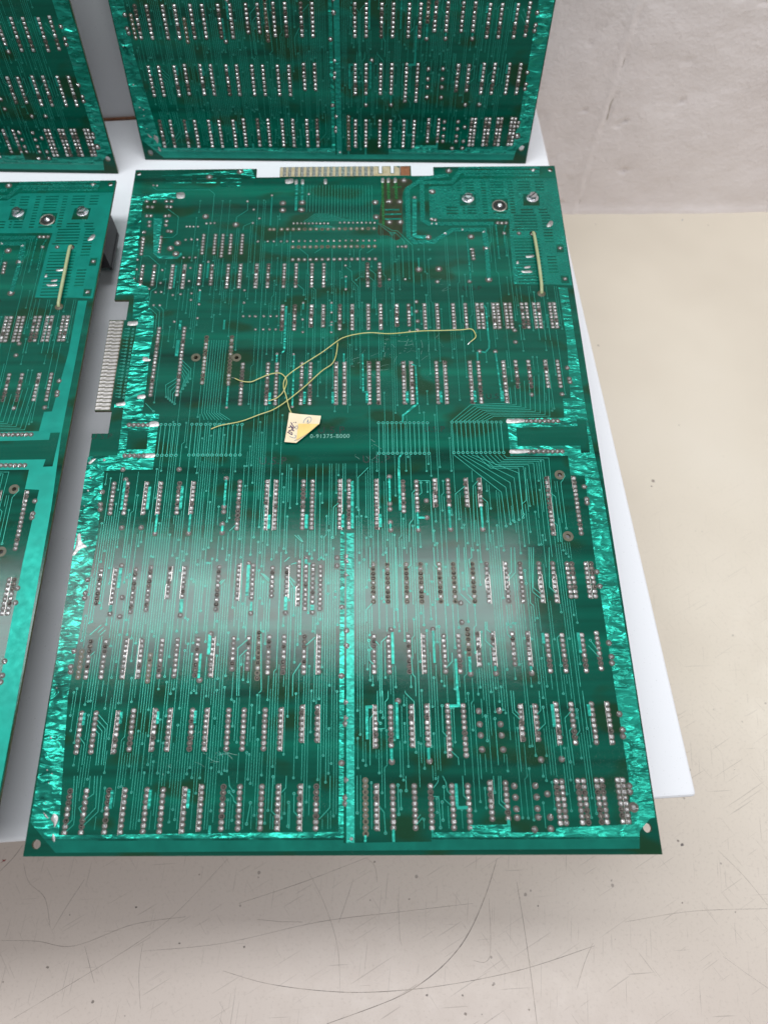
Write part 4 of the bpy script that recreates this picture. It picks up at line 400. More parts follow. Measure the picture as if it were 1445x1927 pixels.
def make_wall():
    # painted concrete, uneven: grid with real relief, one shuttering seam
    x0, x1, z0, z1 = -.75, 1.15, 0.0, .75; nx, nz = 900, 360
    rng = np.random.RandomState(3)
    X_, Z_ = np.meshgrid(np.linspace(x0, x1, nx), np.linspace(z0, z1, nz))
    H = np.zeros_like(X_)
    for k in range(70):
        f = rng.uniform(25, 200); a = rng.uniform(0, 6.28); H += np.sin(f * (X_ * math.cos(a) + Z_ * math.sin(a)) + rng.uniform(0, 6.28)) * .0065 / f
    sx = SEAM[0] + (SEAM[1] - SEAM[0]) * Z_ + .0007 * np.sin(Z_ * 70) + .0005 * np.sin(Z_ * 260)
    d = X_ - sx
    H += .0006 * np.exp(-((d + .004) / .003)**2) - .0013 * (.5 + .5*np.sin(Z_*140 + 2*np.sin(Z_*37))) * np.exp(-(d / .0014)**2)
    for k in range(420):                         # air-bubble pits
        px, pz, r, dp = rng.uniform(x0, x1), rng.uniform(0, z1), rng.uniform(.0015, .0045), rng.uniform(.0006, .0028)
        H -= dp * np.exp(-(((X_ - px) / r)**2 + ((Z_ - pz) / (r * .6))**2))
    H += .0015 * np.exp(-(Z_ / .006)**2)          # rendered foot where the wall meets the table
    V = np.stack([X_, WALL_Y - H, Z_], -1).reshape(-1, 3)
    idx = np.arange(nx * nz).reshape(nz, nx)
    F = np.stack([idx[:-1, :-1], idx[:-1, 1:], idx[1:, 1:], idx[1:, :-1]], -1).reshape(-1, 4)
    o = mesh_obj('wall', V.tolist(), F.tolist(), 'painted_concrete', smooth=True); tag(o, kind='structure')
    g = G(); zz = 0.002
    while zz < .72:                              # grimy traces left in the seam
        l = random.uniform(.004, .018)
        if random.random() < .8:
            def sxz(z): return (SEAM[0] + (SEAM[1] - SEAM[0]) * z + .0007 * math.sin(z * 70) + .0005 * math.sin(z * 260)) * 1000
            w = random.uniform(.3, .9); ks = [zz + l * i / 4 for i in range(5)]
            vs_ = []
            for i, z in enumerate(ks):
                ww = w * math.sin(math.pi * (i + .5) / 5); vs_ += [(sxz(z) - ww, WALL_Y * 1000 + .9, z * 1000), (sxz(z) + ww * .6, WALL_Y * 1000 + .9, z * 1000)]
            g.add(vs_, [(2*i, 2*i+1, 2*i+3, 2*i+2) for i in range(4)])
        zz += l * random.uniform(.8, 1.4)
    g.obj('seam_grime', 'wall_crack_grime', o)
    return o

def bevel_box(name, sx, sy, sz, bev, material, parent=None, loc=(0, 0, 0), rz=0, seg=3):
    bm = bmesh.new(); bmesh.ops.create_cube(bm, size=1.0)
    bmesh.ops.scale(bm, vec=(sx, sy, sz), verts=bm.verts)
    bmesh.ops.bevel(bm, geom=bm.edges[:], offset=bev, segments=seg, affect='EDGES', profile=.5)
    me = bpy.data.meshes.new(name); bm.to_mesh(me); bm.free(); me.materials.append(MATS[material])
    o = bpy.data.objects.new(name, me); COL.objects.link(o); o.location = loc; o.rotation_euler = (0, 0, rz)
    if parent: o.parent = parent
    return o
def make_shelf():
    zt = BOARD_Z - .0337
    r = empty('shelf_unit', (.3265, .0245, 0)); r.rotation_euler = (0, 0, math.radians(3.3))
    D_, W_ = .519, 1.05
    bevel_box('shelf_board', W_, D_, .018, .0022, 'white_melamine', r, (-W_/2, D_/2, zt - .009))
    bevel_box('side_panel', .018, D_ - .06, zt - .018, .001, 'white_melamine', r, (-.06, D_/2 + .02, (zt - .018)/2))
    bevel_box('side_panel', .018, D_ - .06, zt - .018, .001, 'white_melamine', r, (-W_ + .06, D_/2 + .02, (zt - .018)/2))
    bevel_box('back_panel', W_ - .06, .016, .55, .001, 'white_melamine', r, (-W_/2 - .03, D_ + .0095, zt + .275 - .018))
    g = G(); g.box(-W_*1000 + 60, D_*1000 - .5, zt*1000 - 1, -60, D_*1000 + 1.2, zt*1000 + .9); g.obj('dark_joint', 'rust_stain', r)
    tag(r, 'white melamine shelf with upright back panel carrying the four circuit boards', 'shelf')
    return r

# ------------------------------------------------------------------ the circuit board
def scallop(n, r, pitch):
    ha = math.acos(min(1, pitch / 2 / r)); pts = []
    ys = [(-(n - 1) / 2 + i) * pitch for i in range(n)]
    q = 6
    for i, y in enumerate(ys):                  # right side, upwards
        a0 = -math.pi/2 if i == 0 else -(math.pi/2 - ha); a1 = math.pi/2 if i == n - 1 else (math.pi/2 - ha)
        pts += [(r * math.cos(a0 + (a1 - a0) * k / q), y + r * math.sin(a0 + (a1 - a0) * k / q)) for k in range(q + 1)]
    for i, y in reversed(list(enumerate(ys))):
        a0 = math.pi/2 if i == n - 1 else math.pi - (math.pi/2 - ha); a1 = 3*math.pi/2 if i == 0 else math.pi + (math.pi/2 - ha)
        pts += [(r * math.cos(a0 + (a1 - a0) * k / q), y + r * math.sin(a0 + (a1 - a0) * k / q)) for k in range(q + 1)]
    out = [pts[0]]
    for p_ in pts[1:]:
        if math.hypot(p_[0] - out[-1][0], p_[1] - out[-1][1]) > 1e-3: out.append(p_)
    if math.hypot(out[0][0] - out[-1][0], out[0][1] - out[-1][1]) < 1e-3: out.pop()
    return out
def pin_square(g, cx, cy, rnd, mi):
    a = rnd.uniform(.74, .86); b_ = rnd.uniform(.70, .84); h1 = rnd.uniform(.24, .34); h2 = rnd.uniform(.40, .70)
    ox, oy = rnd.uniform(-.18, .18), rnd.uniform(-.2, .2); tw = rnd.uniform(-.35, .35)
    q_ = rnd.choice([.78, .9, 1, 1, 1.06]); a *= q_; b_ *= min(1.02, q_*rnd.uniform(.95, 1.08))
    base = [(-a, -b_), (0, -b_*1.05), (a, -b_), (a*1.05, 0), (a, b_), (0, b_*1.05), (-a, b_), (-a*1.05, 0)]
    def ring(s, z, tw_, ox_, oy_): return [(cx + ox_ + s*(x*math.cos(tw_) - y*math.sin(tw_)), cy + oy_ + s*(x*math.sin(tw_) + y*math.cos(tw_)), z) for x, y in base]
    v_ = ring(1, .045, 0, 0, 0) + ring(.93, .14, 0, 0, 0) + ring(.66, h1, tw*.5, ox*.6, oy*.6) + ring(.34, h2, tw, ox, oy)
    v_.append((cx + ox, cy + oy, h2 + rnd.uniform(-.10, .05)))
    f = [(j*8 + k, j*8 + (k+1) % 8, (j+1)*8 + (k+1) % 8, (j+1)*8 + k) for j in range(3) for k in range(8)] + [(24 + k, 24 + (k+1) % 8, 32) for k in range(8)]
    g.add(v_, f, mi)
def pin_round(g, cx, cy, r, rnd, mi, wire=True):
    h = r * rnd.uniform(.5, .75); ox, oy = rnd.uniform(-.15, .15)*r, rnd.uniform(-.15, .15)*r
    prof = [(r, .045), (r*.95, h*.35), (r*.7, h*.75), (r*.42, h), (r*.40, h + rnd.uniform(.15, .5)), (r*.2, h + .55)]
    n = 10; vs_ = []
    for j, (rr, z) in enumerate(prof):
        vs_ += [(cx + ox*j/5 + rr*math.cos(2*math.pi*k/n)*rnd.uniform(.92, 1.06), cy + oy*j/5 + rr*math.sin(2*math.pi*k/n), z) for k in range(n)]
    f = [(j*n + k, j*n + (k+1) % n, (j+1)*n + (k+1) % n, (j+1)*n + k) for j in range(len(prof)-1) for k in range(n)] + [tuple((len(prof)-1)*n + k for k in range(n))]
    g.add(vs_, f, mi)
ROW_MESH = {}
def row_mesh(kind, n, pitch, var):
    key = (kind, n, round(pitch, 2), var)
    if key in ROW_MESH: return ROW_MESH[key]
    rnd = random.Random(hash((n, var, len(kind), ord(kind[0]))) & 0xffff)
    g = G(); r = 1.42 if pitch < 3 else 1.5
    if pitch < 2*r - .05: g.add([(x, y, 0) for x, y in scallop(n, r, pitch)], [tuple(range(len(scallop(n, r, pitch))))], 0)
    else:
        for i in range(n):
            c_ = circle(0, (i - (n-1)/2)*pitch, r, 14); g.add([(x, y, 0) for x, y in c_], [tuple(range(14))], 0)
    for i in range(n):
        y = (i - (n - 1) / 2) * pitch; mi = 1
        if kind == 'd' and rnd.random() < .6: mi = 2
        if kind == 's' and rnd.random() < (.10, .04, .30, .08, .16)[var]: mi = 2
        if kind == 'o': mi = 2 if rnd.random() < .35 else 1
        if kind in 'sd': pin_square(g, rnd.uniform(-.06, .06), y + rnd.uniform(-.06, .06), rnd, mi)
        else: pin_round(g, rnd.uniform(-.06, .06), y, .62 if kind == 'o' else .82, rnd, mi)
    if kind in 's' and n < 15:                   # bare tinned tracks passing through the mask opening
        for sd in (-1, 1):
            if rnd.random() < .38:
                a = rnd.choice([-(n-1)/2 - .55, -(n-1)/2 - .55, rnd.randint(0, n - 3) - (n-1)/2 + .5]); b_ = rnd.choice([(n-1)/2 + .55, a + rnd.randint(2, 5)])
                b_ = min(b_, (n-1)/2 + .55)
                x = sd * rnd.uniform(1.08, 1.2); z = .06 + .004*var
                pts = [(x, a*pitch), (x, b_*pitch)]
                if a > -(n-1)/2: pts = [(0, (a - .5)*pitch)] + pts
                if b_ < (n-1)/2: pts = pts + [(0, (b_ + .5)*pitch)]
                add_strip(g, pts, .18, .0, z, 3)
    op = {'o': 'bare_laminate_olive', 'd': 'bare_laminate_olive'}.get(kind, 'bare_laminate')
    me = g.obj('solder_row', [op, 'solder', 'aged_solder', 'tinned_finger']); m_ = me.data; bpy.data.objects.remove(me)
    ROW_MESH[key] = m_; return m_
JOINT_MESH = {}
def joint_mesh(sz, var):
    if (sz, var) in JOINT_MESH: return JOINT_MESH[(sz, var)]
    rnd = random.Random(var * 31 + ord(sz)); g = G()
    r = {'a': .62, 'b': .78, 'c': 1.15}[sz]; R_ = {'a': 1.0, 'b': 1.5, 'c': 2.3}[sz]
    g.add([(x, y, 0) for x, y in circle(0, 0, R_, 18)], [tuple(range(18))], 0)
    pin_round(g, 0, 0, r, rnd, 1)
    if sz != 'a' and var % 2: tube(g, [(0, 0, r*.5), (r*.8, rnd.uniform(-.4, .4), r*.55), (r*1.7, rnd.uniform(-.6, .6), r*.3)], .22, 5, 1)   # clipped lead
    me = g.obj('solder_joint', ['bare_laminate', 'solder']); m_ = me.data; bpy.data.objects.remove(me)
    JOINT_MESH[(sz, var)] = m_; return m_

def lane_traces(occ, res, g, vias):
    """vertical tracks on the routing grid, wherever the laminate is free"""
    rnd = random.Random(11)
    def free(u, v_): return not occ[int(v_ / res), int(u / res)]
    def density(u, v_):
        if v_ > 350: return .0 if u > 175 else .03
        if v_ > 322: return .04 if u > 200 else .14
        if v_ > 285: return .12
        if v_ > 232: return .08
        if v_ > 204: return .02
        if v_ > 190: return .14
        if v_ > 150: return .22
        return .36 if u < 148 else .33
    u = 12.0
    while u < 280:
        v_ = 11.0
        while v_ < 398:
            if not free(u, v_) or rnd.random() > density(u, v_): v_ += rnd.uniform(2.5, 9); continue
            ln = rnd.choice([12, 24, 40, 60, 80, 110, 140]) * rnd.uniform(.7, 1.2); a = v_
            while a < v_ + ln and a < 400 and free(u, a): a += res
            if a - v_ < 4: v_ = a + 2.54; continue
            pts = [(u, v_), (u, a - .6)]
            s0 = free(u, max(1, v_ - 1.6)); s1 = free(u, a + 1.0)
            mid = (v_ + a) / 2
            if a - v_ > 18 and rnd.random() < .16:               # a 45 degree jog
                du = rnd.choice([-1.27, 1.27]); ok = all(free(u + du, k) for k in np.arange(mid, a, 1.0))
                if ok:
                    pts = [(u, v_), (u, mid), (u + du, mid + abs(du)), (u + du, a - .6)]
                    for k in np.arange(mid, a, res): occ[int(k/res), int((u+du)/res)-1:int((u+du)/res)+2] = True
            z = rnd.uniform(.055, .085)
            add_strip(g, pts, rnd.choice([.16, .18, .20, .22]), 0, z)
            if s0 and rnd.random() < .8: vias.append((pts[0][0], pts[0][1], .58))
            if s1 and rnd.random() < .8: vias.append((pts[-1][0], pts[-1][1], .58))
            for k in np.arange(v_ - 1, a + 1, res): occ[int(k/res), max(0, int(u/res)-2):int(u/res)+3] = True
            v_ = a + rnd.choice([2.54, 5, 8, 12, 20])
        u += 1.27

def make_board():
    root = empty('circuit_board')
    # --- laminate with mounting holes
    holes = [circle(2.6, 425.6, 1.6), circle(287.6, 425.3, 1.6), circle(5.2, 5.0, 2.0), circle(286.0, 11.0, 2.0)]
    for (x, y) in MISC['bigholes']: holes.append(circle(x, y, 1.25))
    filled('laminate', [OUTLINE] + holes, -1.6, 0, ['green_laminate', 'laminate_edge'], root)
    res = .3; occ = np.zeros((int(440/res), int(300/res)), bool)
    def mark(x0, y0, x1, y1): occ[max(0, int(y0/res)):int(y1/res)+1, max(0, int(x0/res)):int(x1/res)+1] = True
    for x, y in MISC['bigholes'] + [(2.6, 425.6), (287.6, 425.3), (286, 11), (5.2, 5)]:
        g = G(); n = 24; a = circle(0, 0, 2.9 if x < 280 and x > 10 else 2.0, n); b_ = circle(0, 0, 1.25 if x < 280 and x > 10 else (1.6 if y > 100 else 2.0)*.999, n)
        if x < 280 and x > 10:
            g.add([(p_[0], p_[1], .035) for p_ in a] + [(p_[0], p_[1], .035) for p_ in b_], [(k, (k+1) % n, n + (k+1) % n, n + k) for k in range(n)])
            g.obj('hole_ring', 'bare_laminate_olive', root, loc=(x*MM, y*MM, 0)); mark(x - 3.3, y - 3.3, x + 3.3, y + 3.3)
    g = G(); g.prism(smooth_path(POLY['stain'][0] + [POLY['stain'][0][0]], 3)[:-1], 0, .004); g.obj('scorch_stain', 'scorched_laminate', root)
    # --- ground pours
    pz = .045
    for k, lp in enumerate(POLY['pour']):
        loops = [lp] + (POLY['hole_pour'] if k == 0 else [])
        if k == 1:   # upper left: rows of slots between the tracks
            for r_, yy in enumerate((423.4, 420.0, 416.4, 413.0)):
                for xa, xb in ((22, 40), (43.5, 57), (60, 74)):
                    if r_ == 3 and xa < 60: continue
                    loops.append([(xa, yy - .45), (xb, yy - .45), (xb, yy + .45), (xa, yy + .45)])
        filled('ground_pour', loops, 0, pz + .006*k, ['masked_copper_wrinkled' if k != 3 else 'masked_copper_strip'], root, 0)
    for lp in POLY['pour2']: filled('ground_pour', [lp], 0, .07, ['masked_copper_strip'], root, 0)
    # --- heat spreading plane with slots
    pl = POLY['plane'][0]
    ys = [p_[1] for p_ in pl]
    sq = [[p_ for p_ in s] for s in POLY['plane_sq']]
    slots = []
    y = max(ys) - 3.4; r_ = 0
    while y > min(ys) + 2.5:
        if y > 385: cols = [(228, 234), (238.5, 241.8), (245, 254), (257, 260.2), (263.5, 272), (275.5, 281.5), (222, 225)]
        else: cols = [(258.5 + (0 if y > 372 else -2), 273.5), (276.8, 282.8)]
        if y > 385 and y < 400: cols += [(214, 226.5)]
        for xa, xb in cols:
            if all(not (min(q[0] for q in s) - 1 < xb and xa < max(q[0] for q in s) + 1 and min(q[1] for q in s) - 1 < y + .4 and y - .4 < max(q[1] for q in s) + 1) for s in sq) and in_poly(pl, xa - 1, y) and in_poly(pl, xb + 1, y) and not (xa > 256 and abs(y - 367) < 3 and xa < 270):
                slots.append([(xa, y - .50), (xb, y - .50), (xb, y + .50), (xa, y + .50)])
        y -= 2.54
    filled('heat_plane', [pl] + sq + slots, 0, .05, ['masked_copper_grained'], root, 0)
    polys = POLY['pour'] + POLY['pour2'] + [pl]
    YY, XX = np.meshgrid((np.arange(occ.shape[0]) + .5)*res, (np.arange(occ.shape[1]) + .5)*res, indexing='ij')
    solid = np.zeros_like(occ)
    for q in polys:
        c_ = np.zeros_like(occ); j = len(q) - 1
        for i in range(len(q)):
            (xi, yi), (xj, yj) = q[i], q[j]
            if yi != yj: c_ ^= ((yi > YY) != (yj > YY)) & (XX < (xj - xi)*(YY - yi)/(yj - yi) + xi)
            j = i
        solid |= c_
    for d in (-3, 0, 3):
        for e in (-3, 0, 3): occ |= np.roll(np.roll(solid, d, 0), e, 1)
    for hp in POLY['hole_pour'] + sq: mark(min(p_[0] for p_ in hp), min(p_[1] for p_ in hp), max(p_[0] for p_ in hp), max(p_[1] for p_ in hp))
    mark(0, 0, 291, 10.5); mark(0, 200, 26, 300); mark(268, 0, 291, 232)
    mark(112, 200, 154, 231)                       # the bare area round the part number
    # --- bare tinned patches
    for k, lp in enumerate(POLY['blob']):
        g = G(); lp = smooth_path(lp + [lp[0]], 3)[:-1]; cx = sum(p_[0] for p_ in lp)/len(lp); cy = sum(p_[1] for p_ in lp)/len(lp)
        n = len(lp); zt = .10 + .002*k
        g.add([(x, y, .02) for x, y in lp] + [(cx + (x - cx)*.9, cy + (y - cy)*.9, zt) for x, y in lp] + [(cx, cy, zt + .12)], [(i, (i+1) % n, n + (i+1) % n, n + i) for i in range(n)] + [(n + i, n + (i+1) % n, 2*n) for i in range(n)])
        g.obj('bare_solder_patch', 'tinned_copper', root, smooth=True)
    # --- rows of solder joints
    rnd = random.Random(5)
    for k, (kind, x, y, n) in enumerate(ROWS):
        hz = kind.endswith('h'); pitch = PITCH
        if hz and n > 2: pitch = 3.83
        me = row_mesh(kind[0], n, pitch, rnd.randint(0, 4))
        share('solder_row', me, root, (x*MM, y*MM, (.012 + .0006*(k % 40))*MM), math.pi/2 if hz else (math.pi if rnd.random() < .5 else 0))
        hl = (n - 1)/2*pitch + 1.3
        if hz: mark(x - hl, y - 1.6, x + hl, y + 1.6)
        else: mark(x - 1.45, y - hl, x + 1.45, y + hl)
    small = G()
    for k, (sz, x, y) in enumerate(JOINTS):
        if sz == 'a':
            small.add([(x + a, y + b_, .036 + .0002*(k % 30)) for a, b_ in circle(0, 0, .98, 14)], [tuple(range(14))], 0); pin_round(small, x, y, .62, rnd, 1)
        else:
            share('solder_joint', joint_mesh(sz, rnd.randint(0, 5)), root, (x*MM, y*MM, (.048 + .0006*(k % 50))*MM + (.012*MM if sz == 'c' else 0)), rnd.uniform(0, 6.28))
        q = {'a': 1.1, 'b': 1.5, 'c': 2.2}[sz]; mark(x - q, y - q, x + q, y + q)
    tag(small.obj('small_solder_joints', ['bare_laminate', 'solder'], root), kind='stuff')
    # --- tracks
    vias = []; thin = G()
    for k, (w, pts, vf) in enumerate(TRACES):
        pts = [tuple(p_) for p_ in pts]
        if len(pts) == 2 and abs(pts[0][0] - pts[1][0]) < 1.2 and abs(pts[0][1] - pts[1][1]) > 3: xm = (pts[0][0] + pts[1][0])/2; pts = [(xm, pts[0][1]), (xm, pts[1][1])]
        vf = (vf + '  ')[:2]
        for p_, f in ((pts[0], vf[0]), (pts[-1], vf[1])):
            if f == 'v': vias.append((*p_, .70))
            if f == 'B': vias.append((*p_, .95))
        for (xa, ya), (xb, yb) in zip(pts, pts[1:]):
            d = math.hypot(xb - xa, yb - ya); ns = max(2, int(d/.4))
            for i in range(ns + 1):
                x = xa + (xb - xa)*i/ns; y = ya + (yb - ya)*i/ns; mark(x - w/2 - .45, y - .3, x + w/2 + .45, y + .3)
        if w >= .7:
            g = G(); add_strip(g, pts, w, 0, .075 + .0003*k)
            oliv = 168 < pts[0][0] < 192 and pts[0][1] > 395
            g.obj('power_track', 'masked_copper_olive' if oliv else 'masked_copper_grained' if pts[0][0] > 196 and pts[0][1] > 325 else 'masked_copper_strip', root)
        elif math.hypot(pts[0][0] - pts[1][0], pts[0][1] - pts[1][1]) > .5: add_strip(thin, pts, w, 0, .055 + .00006*k)
    lane_traces(occ, res, thin, vias)
    tag(thin.obj('signal_tracks', 'masked_copper_trace', root), kind='stuff')
    g = G(); seen = []
    for k, (x, y, r) in enumerate(vias):
        z = .09 + .00008*(k % 400); n = 12; a = circle(x, y, r, n); b_ = circle(x, y, r*.52, n)
        g.add([(p_[0], p_[1], z - .07) for p_ in a] + [(p_[0], p_[1], z) for p_ in a] + [(p_[0], p_[1], z) for p_ in b_], [(i, (i+1) % n, n + (i+1) % n, n + i) for i in range(n)] + [(n + i, n + (i+1) % n, 2*n + (i+1) % n, 2*n + i) for i in range(n)], 0)
        g.add([(p_[0], p_[1], z - .002) for p_ in b_], [tuple(range(n))], 1)
    tag(g.obj('vias', ['masked_copper_trace', 'dark_hole'], root), kind='stuff')
    # --- edge connectors
    g = G(); g.prism([(-.9, 235.4), (8.2, 235.4), (8.2, 300.5), (-.9, 300.5)], 0, .012); g.obj('connector_tongue', 'bare_laminate_olive', root)
    fg = G(); fg.prism([(-4.3, -.92), (3.6, -.92), (4.4, -.4), (4.4, .4), (3.6, .92), (-4.3, .92)], 0, .06); f0 = fg.obj('contact_finger', 'tinned_finger'); fm = f0.data; bpy.data.objects.remove(f0)
    for k in range(25): share('contact_finger', fm, root, (3.5*MM, (298.9 - k*2.58)*MM, .012*MM))
    g = G(); g.prism([(100.8, 421.2), (190, 421.2), (190, 423.4), (181, 430.1), (180, 430.1), (180, 423.2), (177, 423.2), (177, 430.1), (171.8, 430.1), (171.8, 423.2), (168.8, 423.2), (168.8, 430.1), (100.8, 430.1)], 0, .012); g.obj('connector_tongue', 'finger_laminate', root)
    fg = G(); fg.prism([(-1.15, -4.4), (1.15, -4.4), (1.15, 4.3), (-1.15, 4.3)], 0, .06); f1 = fg.obj('contact_finger', 'tinned_finger'); fm2 = f1.data; bpy.data.objects.remove(f1)
    for (x, y, xb, yb) in FING_T:
        if x < 167 or 172.6 < x < 176.2 or x > 181: share('contact_finger', fm2, root, (x*MM, 425.7*MM, .012*MM))
    g = G(); g.prism([(184.0, 421.4), (190.6, 421.3), (190.7, 429.9), (184.2, 429.8)], 0, .09); g.obj('corroded_contact', 'rust_stain', root)
    # --- screws and rivet of the regulator
    for k, (x, y) in enumerate(POLY['screws'][0]):
        g = G()
        if k < 2:
            g.lathe([(0.01, 0), (4.1, 0), (4.1, .5), (3.2, .75)], 0, 0, 28)
            g.lathe([(2.9, .75), (2.9, 2.8), (2.55, 3.3), (1.4, 3.35)], 0, 0, 6, rot=.4 + k)
            g2 = G(); g2.box(-2.7, -.35, 3.30, 2.7, .35, 3.42)
            s = g.obj('screw', 'zinc_screw', root, loc=(x*MM, y*MM, .002*MM)); s.rotation_euler = (0, 0, k*.8)
            sl = g2.obj('slot', 'dark_hole', s)
        else:
            n = 28; a = circle(0, 0, 5.2, n); b_ = circle(0, 0, 4.3, n); c_ = circle(0, 0, 1.8, n)
            g.add([(q[0], q[1], .02) for q in a] + [(q[0], q[1], .35) for q in circle(0, 0, 4.8, n)] + [(q[0], q[1], .3) for q in b_] + [(q[0], q[1], .03) for q in circle(0, 0, 4.2, n)], [(j*n + i, j*n + (i+1) % n, (j+1)*n + (i+1) % n, (j+1)*n + i) for j in range(3) for i in range(n)])
            rv = g.obj('rivet_ring', 'blind_rivet', root, loc=(x*MM, y*MM, 0))
            h = G(); h.add([(q[0], q[1], .04) for q in circle(0, 0, 4.25, n)], [tuple(range(n))]); h.obj('recess', 'dark_hole', rv)
            h = G(); h.lathe([(2.0, .05), (1.9, .6), (1.2, 1.3), (.5, 1.7)], 0, 0, 16); h.obj('stud', 'zinc_screw', rv)
    # --- insulated jumper strap
    (xa, ya), (xb, yb) = MISC['strap']
    g = G(); pts = smooth_path([(xa, ya + 1.2, .3), (xa, ya - 1, 1.6), (xa + .2, ya - 8, 2.2), (xa + .5, (ya + yb)/2, 2.4), (xb + .2, yb + 8, 2.1), (xb, yb + 1.5, 1.4), (xb, yb - .4, .2)], 6)
    tube(g, pts, 1.05, 10); st = g.obj('jumper_strap', 'strap_sleeve', root, smooth=True)
    g = G(); g.lathe([(2.3, .05), (2.0, .5), (1.4, .9)], xa, ya + .6, 16); g.obj('strap_end', 'aged_solder', st)
    g = G(); g.lathe([(2.6, .05), (2.2, .35), (1.5, .7)], xb, yb - .2, 16); g.obj('strap_end', 'bare_laminate_olive', st)
    # --- print
    (xa, ya), (xb, yb) = MISC['text']
    text_mesh('part_number', '0-91375-B000', 3.6*MM, ((xa + xb)/2*MM, ya*MM, .012*MM), 'silk_print', root, spacing=1.12)
    for k, (x, y) in enumerate(MISC['ghost']):
        text_mesh('faint_marking', 'U.S.P', (6.5 if k in (0, 1, 2) else 5.0)*MM, (x*MM, y*MM, .006*MM), 'ghost_print', root, spacing=1.15)
    # --- component side, seen only past the edges: heat sink, sockets, capacitors
    g = G(); g.box(205, 368, -19, 289.5, 402, -1.7)
    for k in range(9): g.box(206 + k*10.2, 369, -22, 208.2 + k*10.2, 401, -19)
    g.obj('heat_sink', 'black_anodised', root)
    cg = G(); cg.lathe([(.1, -33.5), (6.2, -33.5), (6.4, -32.5), (6.4, -1.7)], 0, 0, 20); c0 = cg.obj('capacitor', 'capacitor_sleeve'); cm = c0.data; bpy.data.objects.remove(c0)
    for x, y in ((22, 405), (250, 340), (20, 190), (268, 205), (30, 18), (258, 18)): share('capacitor', cm, root, (x*MM, y*MM, 0))
    bx_ = G(); bx_.box(-3.5, -10.5, -7, 3.5, 10.5, -1.7); b0 = bx_.obj('resistor_network', 'beige_component'); bmsh = b0.data; bpy.data.objects.remove(b0)
    for x, y in ((283, 300), (284, 345), (282, 258)): share('resistor_network', bmsh, root, (x*MM, y*MM, 0))
    ic = G(); ic.box(-3.2, -10.2, -6.0, 3.2, 10.2, -2.0); i0 = ic.obj('chip', 'black_plastic'); im = i0.data; bpy.data.objects.remove(i0)
    for x, y in [(ROWS[i][1] + 3.8, ROWS[i][2]) for i in range(0, 60, 2) if ROWS[i][0] == 's' and ROWS[i][3] == 8]: share('chip', im, root, (x*MM, y*MM, 0))
    return root
def copy_tree(o, parent=None):
    c_ = o.copy(); COL.objects.link(c_); c_.parent = parent
    for ch in list(o.children): copy_tree(ch, c_)
    return c_
def place(o, loc, ex, ey):
    ex = Vector(ex).normalized(); ez = ex.cross(Vector(ey)).normalized(); ey = ez.cross(ex)
    M_ = Matrix((ex, ey, ez)).transposed().to_4x4(); M_.translation = Vector(loc)
    o.matrix_world = M_; o.rotation_mode = 'XYZ'

# ------------------------------------------------------------------ build
make_table(); make_wall(); make_shelf()
board = make_board()
board.location = (0, 0, BOARD_Z)
tag(board, 'green circuit board lying solder side up with wire and paper label on it', 'circuit board', 'circuit boards on the white shelf')
# left board, cut by the frame
b2 = copy_tree(board)
yaw = math.radians(.35); tilt = LEFT_TILT
ex = Vector((math.cos(yaw), math.sin(yaw), 0)); ey = Vector((-math.sin(yaw), math.cos(yaw)*math.cos(tilt), -math.sin(tilt)))
top_right = Vector((-.0125, .4195, BOARD_Z + .000))
place(b2, top_right - ex*.291 - ey*.429, ex, ey)
tag(b2, 'green circuit board lying flat at the left edge, cut off by the frame', 'circuit board')
for ch in b2.children:
    if ch.name.startswith(('ground_pour', 'heat_plane')):
        ch.material_slots[0].link = 'OBJECT'; ch.material_slots[0].material = MATS['masked_copper_smooth']
# two boards standing behind, leaning back
def lean(o, x0, y0, yaw, ln):
    ex = Vector((math.cos(yaw), math.sin(yaw), 0)); n = Vector((-math.sin(yaw), math.cos(yaw), 0))
    ey = Vector((0, 0, 1))*math.cos(ln) + n*math.sin(ln)
    place(o, (x0, y0, BOARD_Z - .0337 + .0005), ex, ey)
b3 = copy_tree(board); lean(b3, -.00871, .47839, -.02785, .2829)
tag(b3, 'green circuit board standing upright behind the one lying with the paper label', 'circuit board')
b4 = copy_tree(board); lean(b4, -.31847, .47418, -.03496, .2384)
tag(b4, 'green circuit board standing upright at the upper left corner, partly out of frame', 'circuit board')

# scuffs and pale scratches of the main board only
sg = G(); rs = random.Random(23)
for cx, cy, n_, r_ in ((172, 276, 34, 17), (160, 262, 14, 12), (196, 278, 12, 10), (84, 44, 16, 7), (76, 52, 8, 7), (160, 205, 10, 14), (62, 38, 5, 6), (205, 328, 7, 10)):
    for k in range(n_):
        x = cx + rs.gauss(0, r_*.55); y = cy + rs.gauss(0, r_*.38); a = rs.gauss(.5, .9); l = rs.choice([.6, 1, 1.6, 3, 5.5]); c_ = rs.uniform(-.35, .35)
        pts = [(x + l*t*math.cos(a + c_*t), y + l*t*math.sin(a + c_*t)) for t in (0, .33, .66, 1)]
        add_strip(sg, pts, rs.uniform(.06, .16), .0, .004 + .0001*k)
sg.obj('scuff_marks', 'pale_scuff', board)['kind'] = 'stuff'

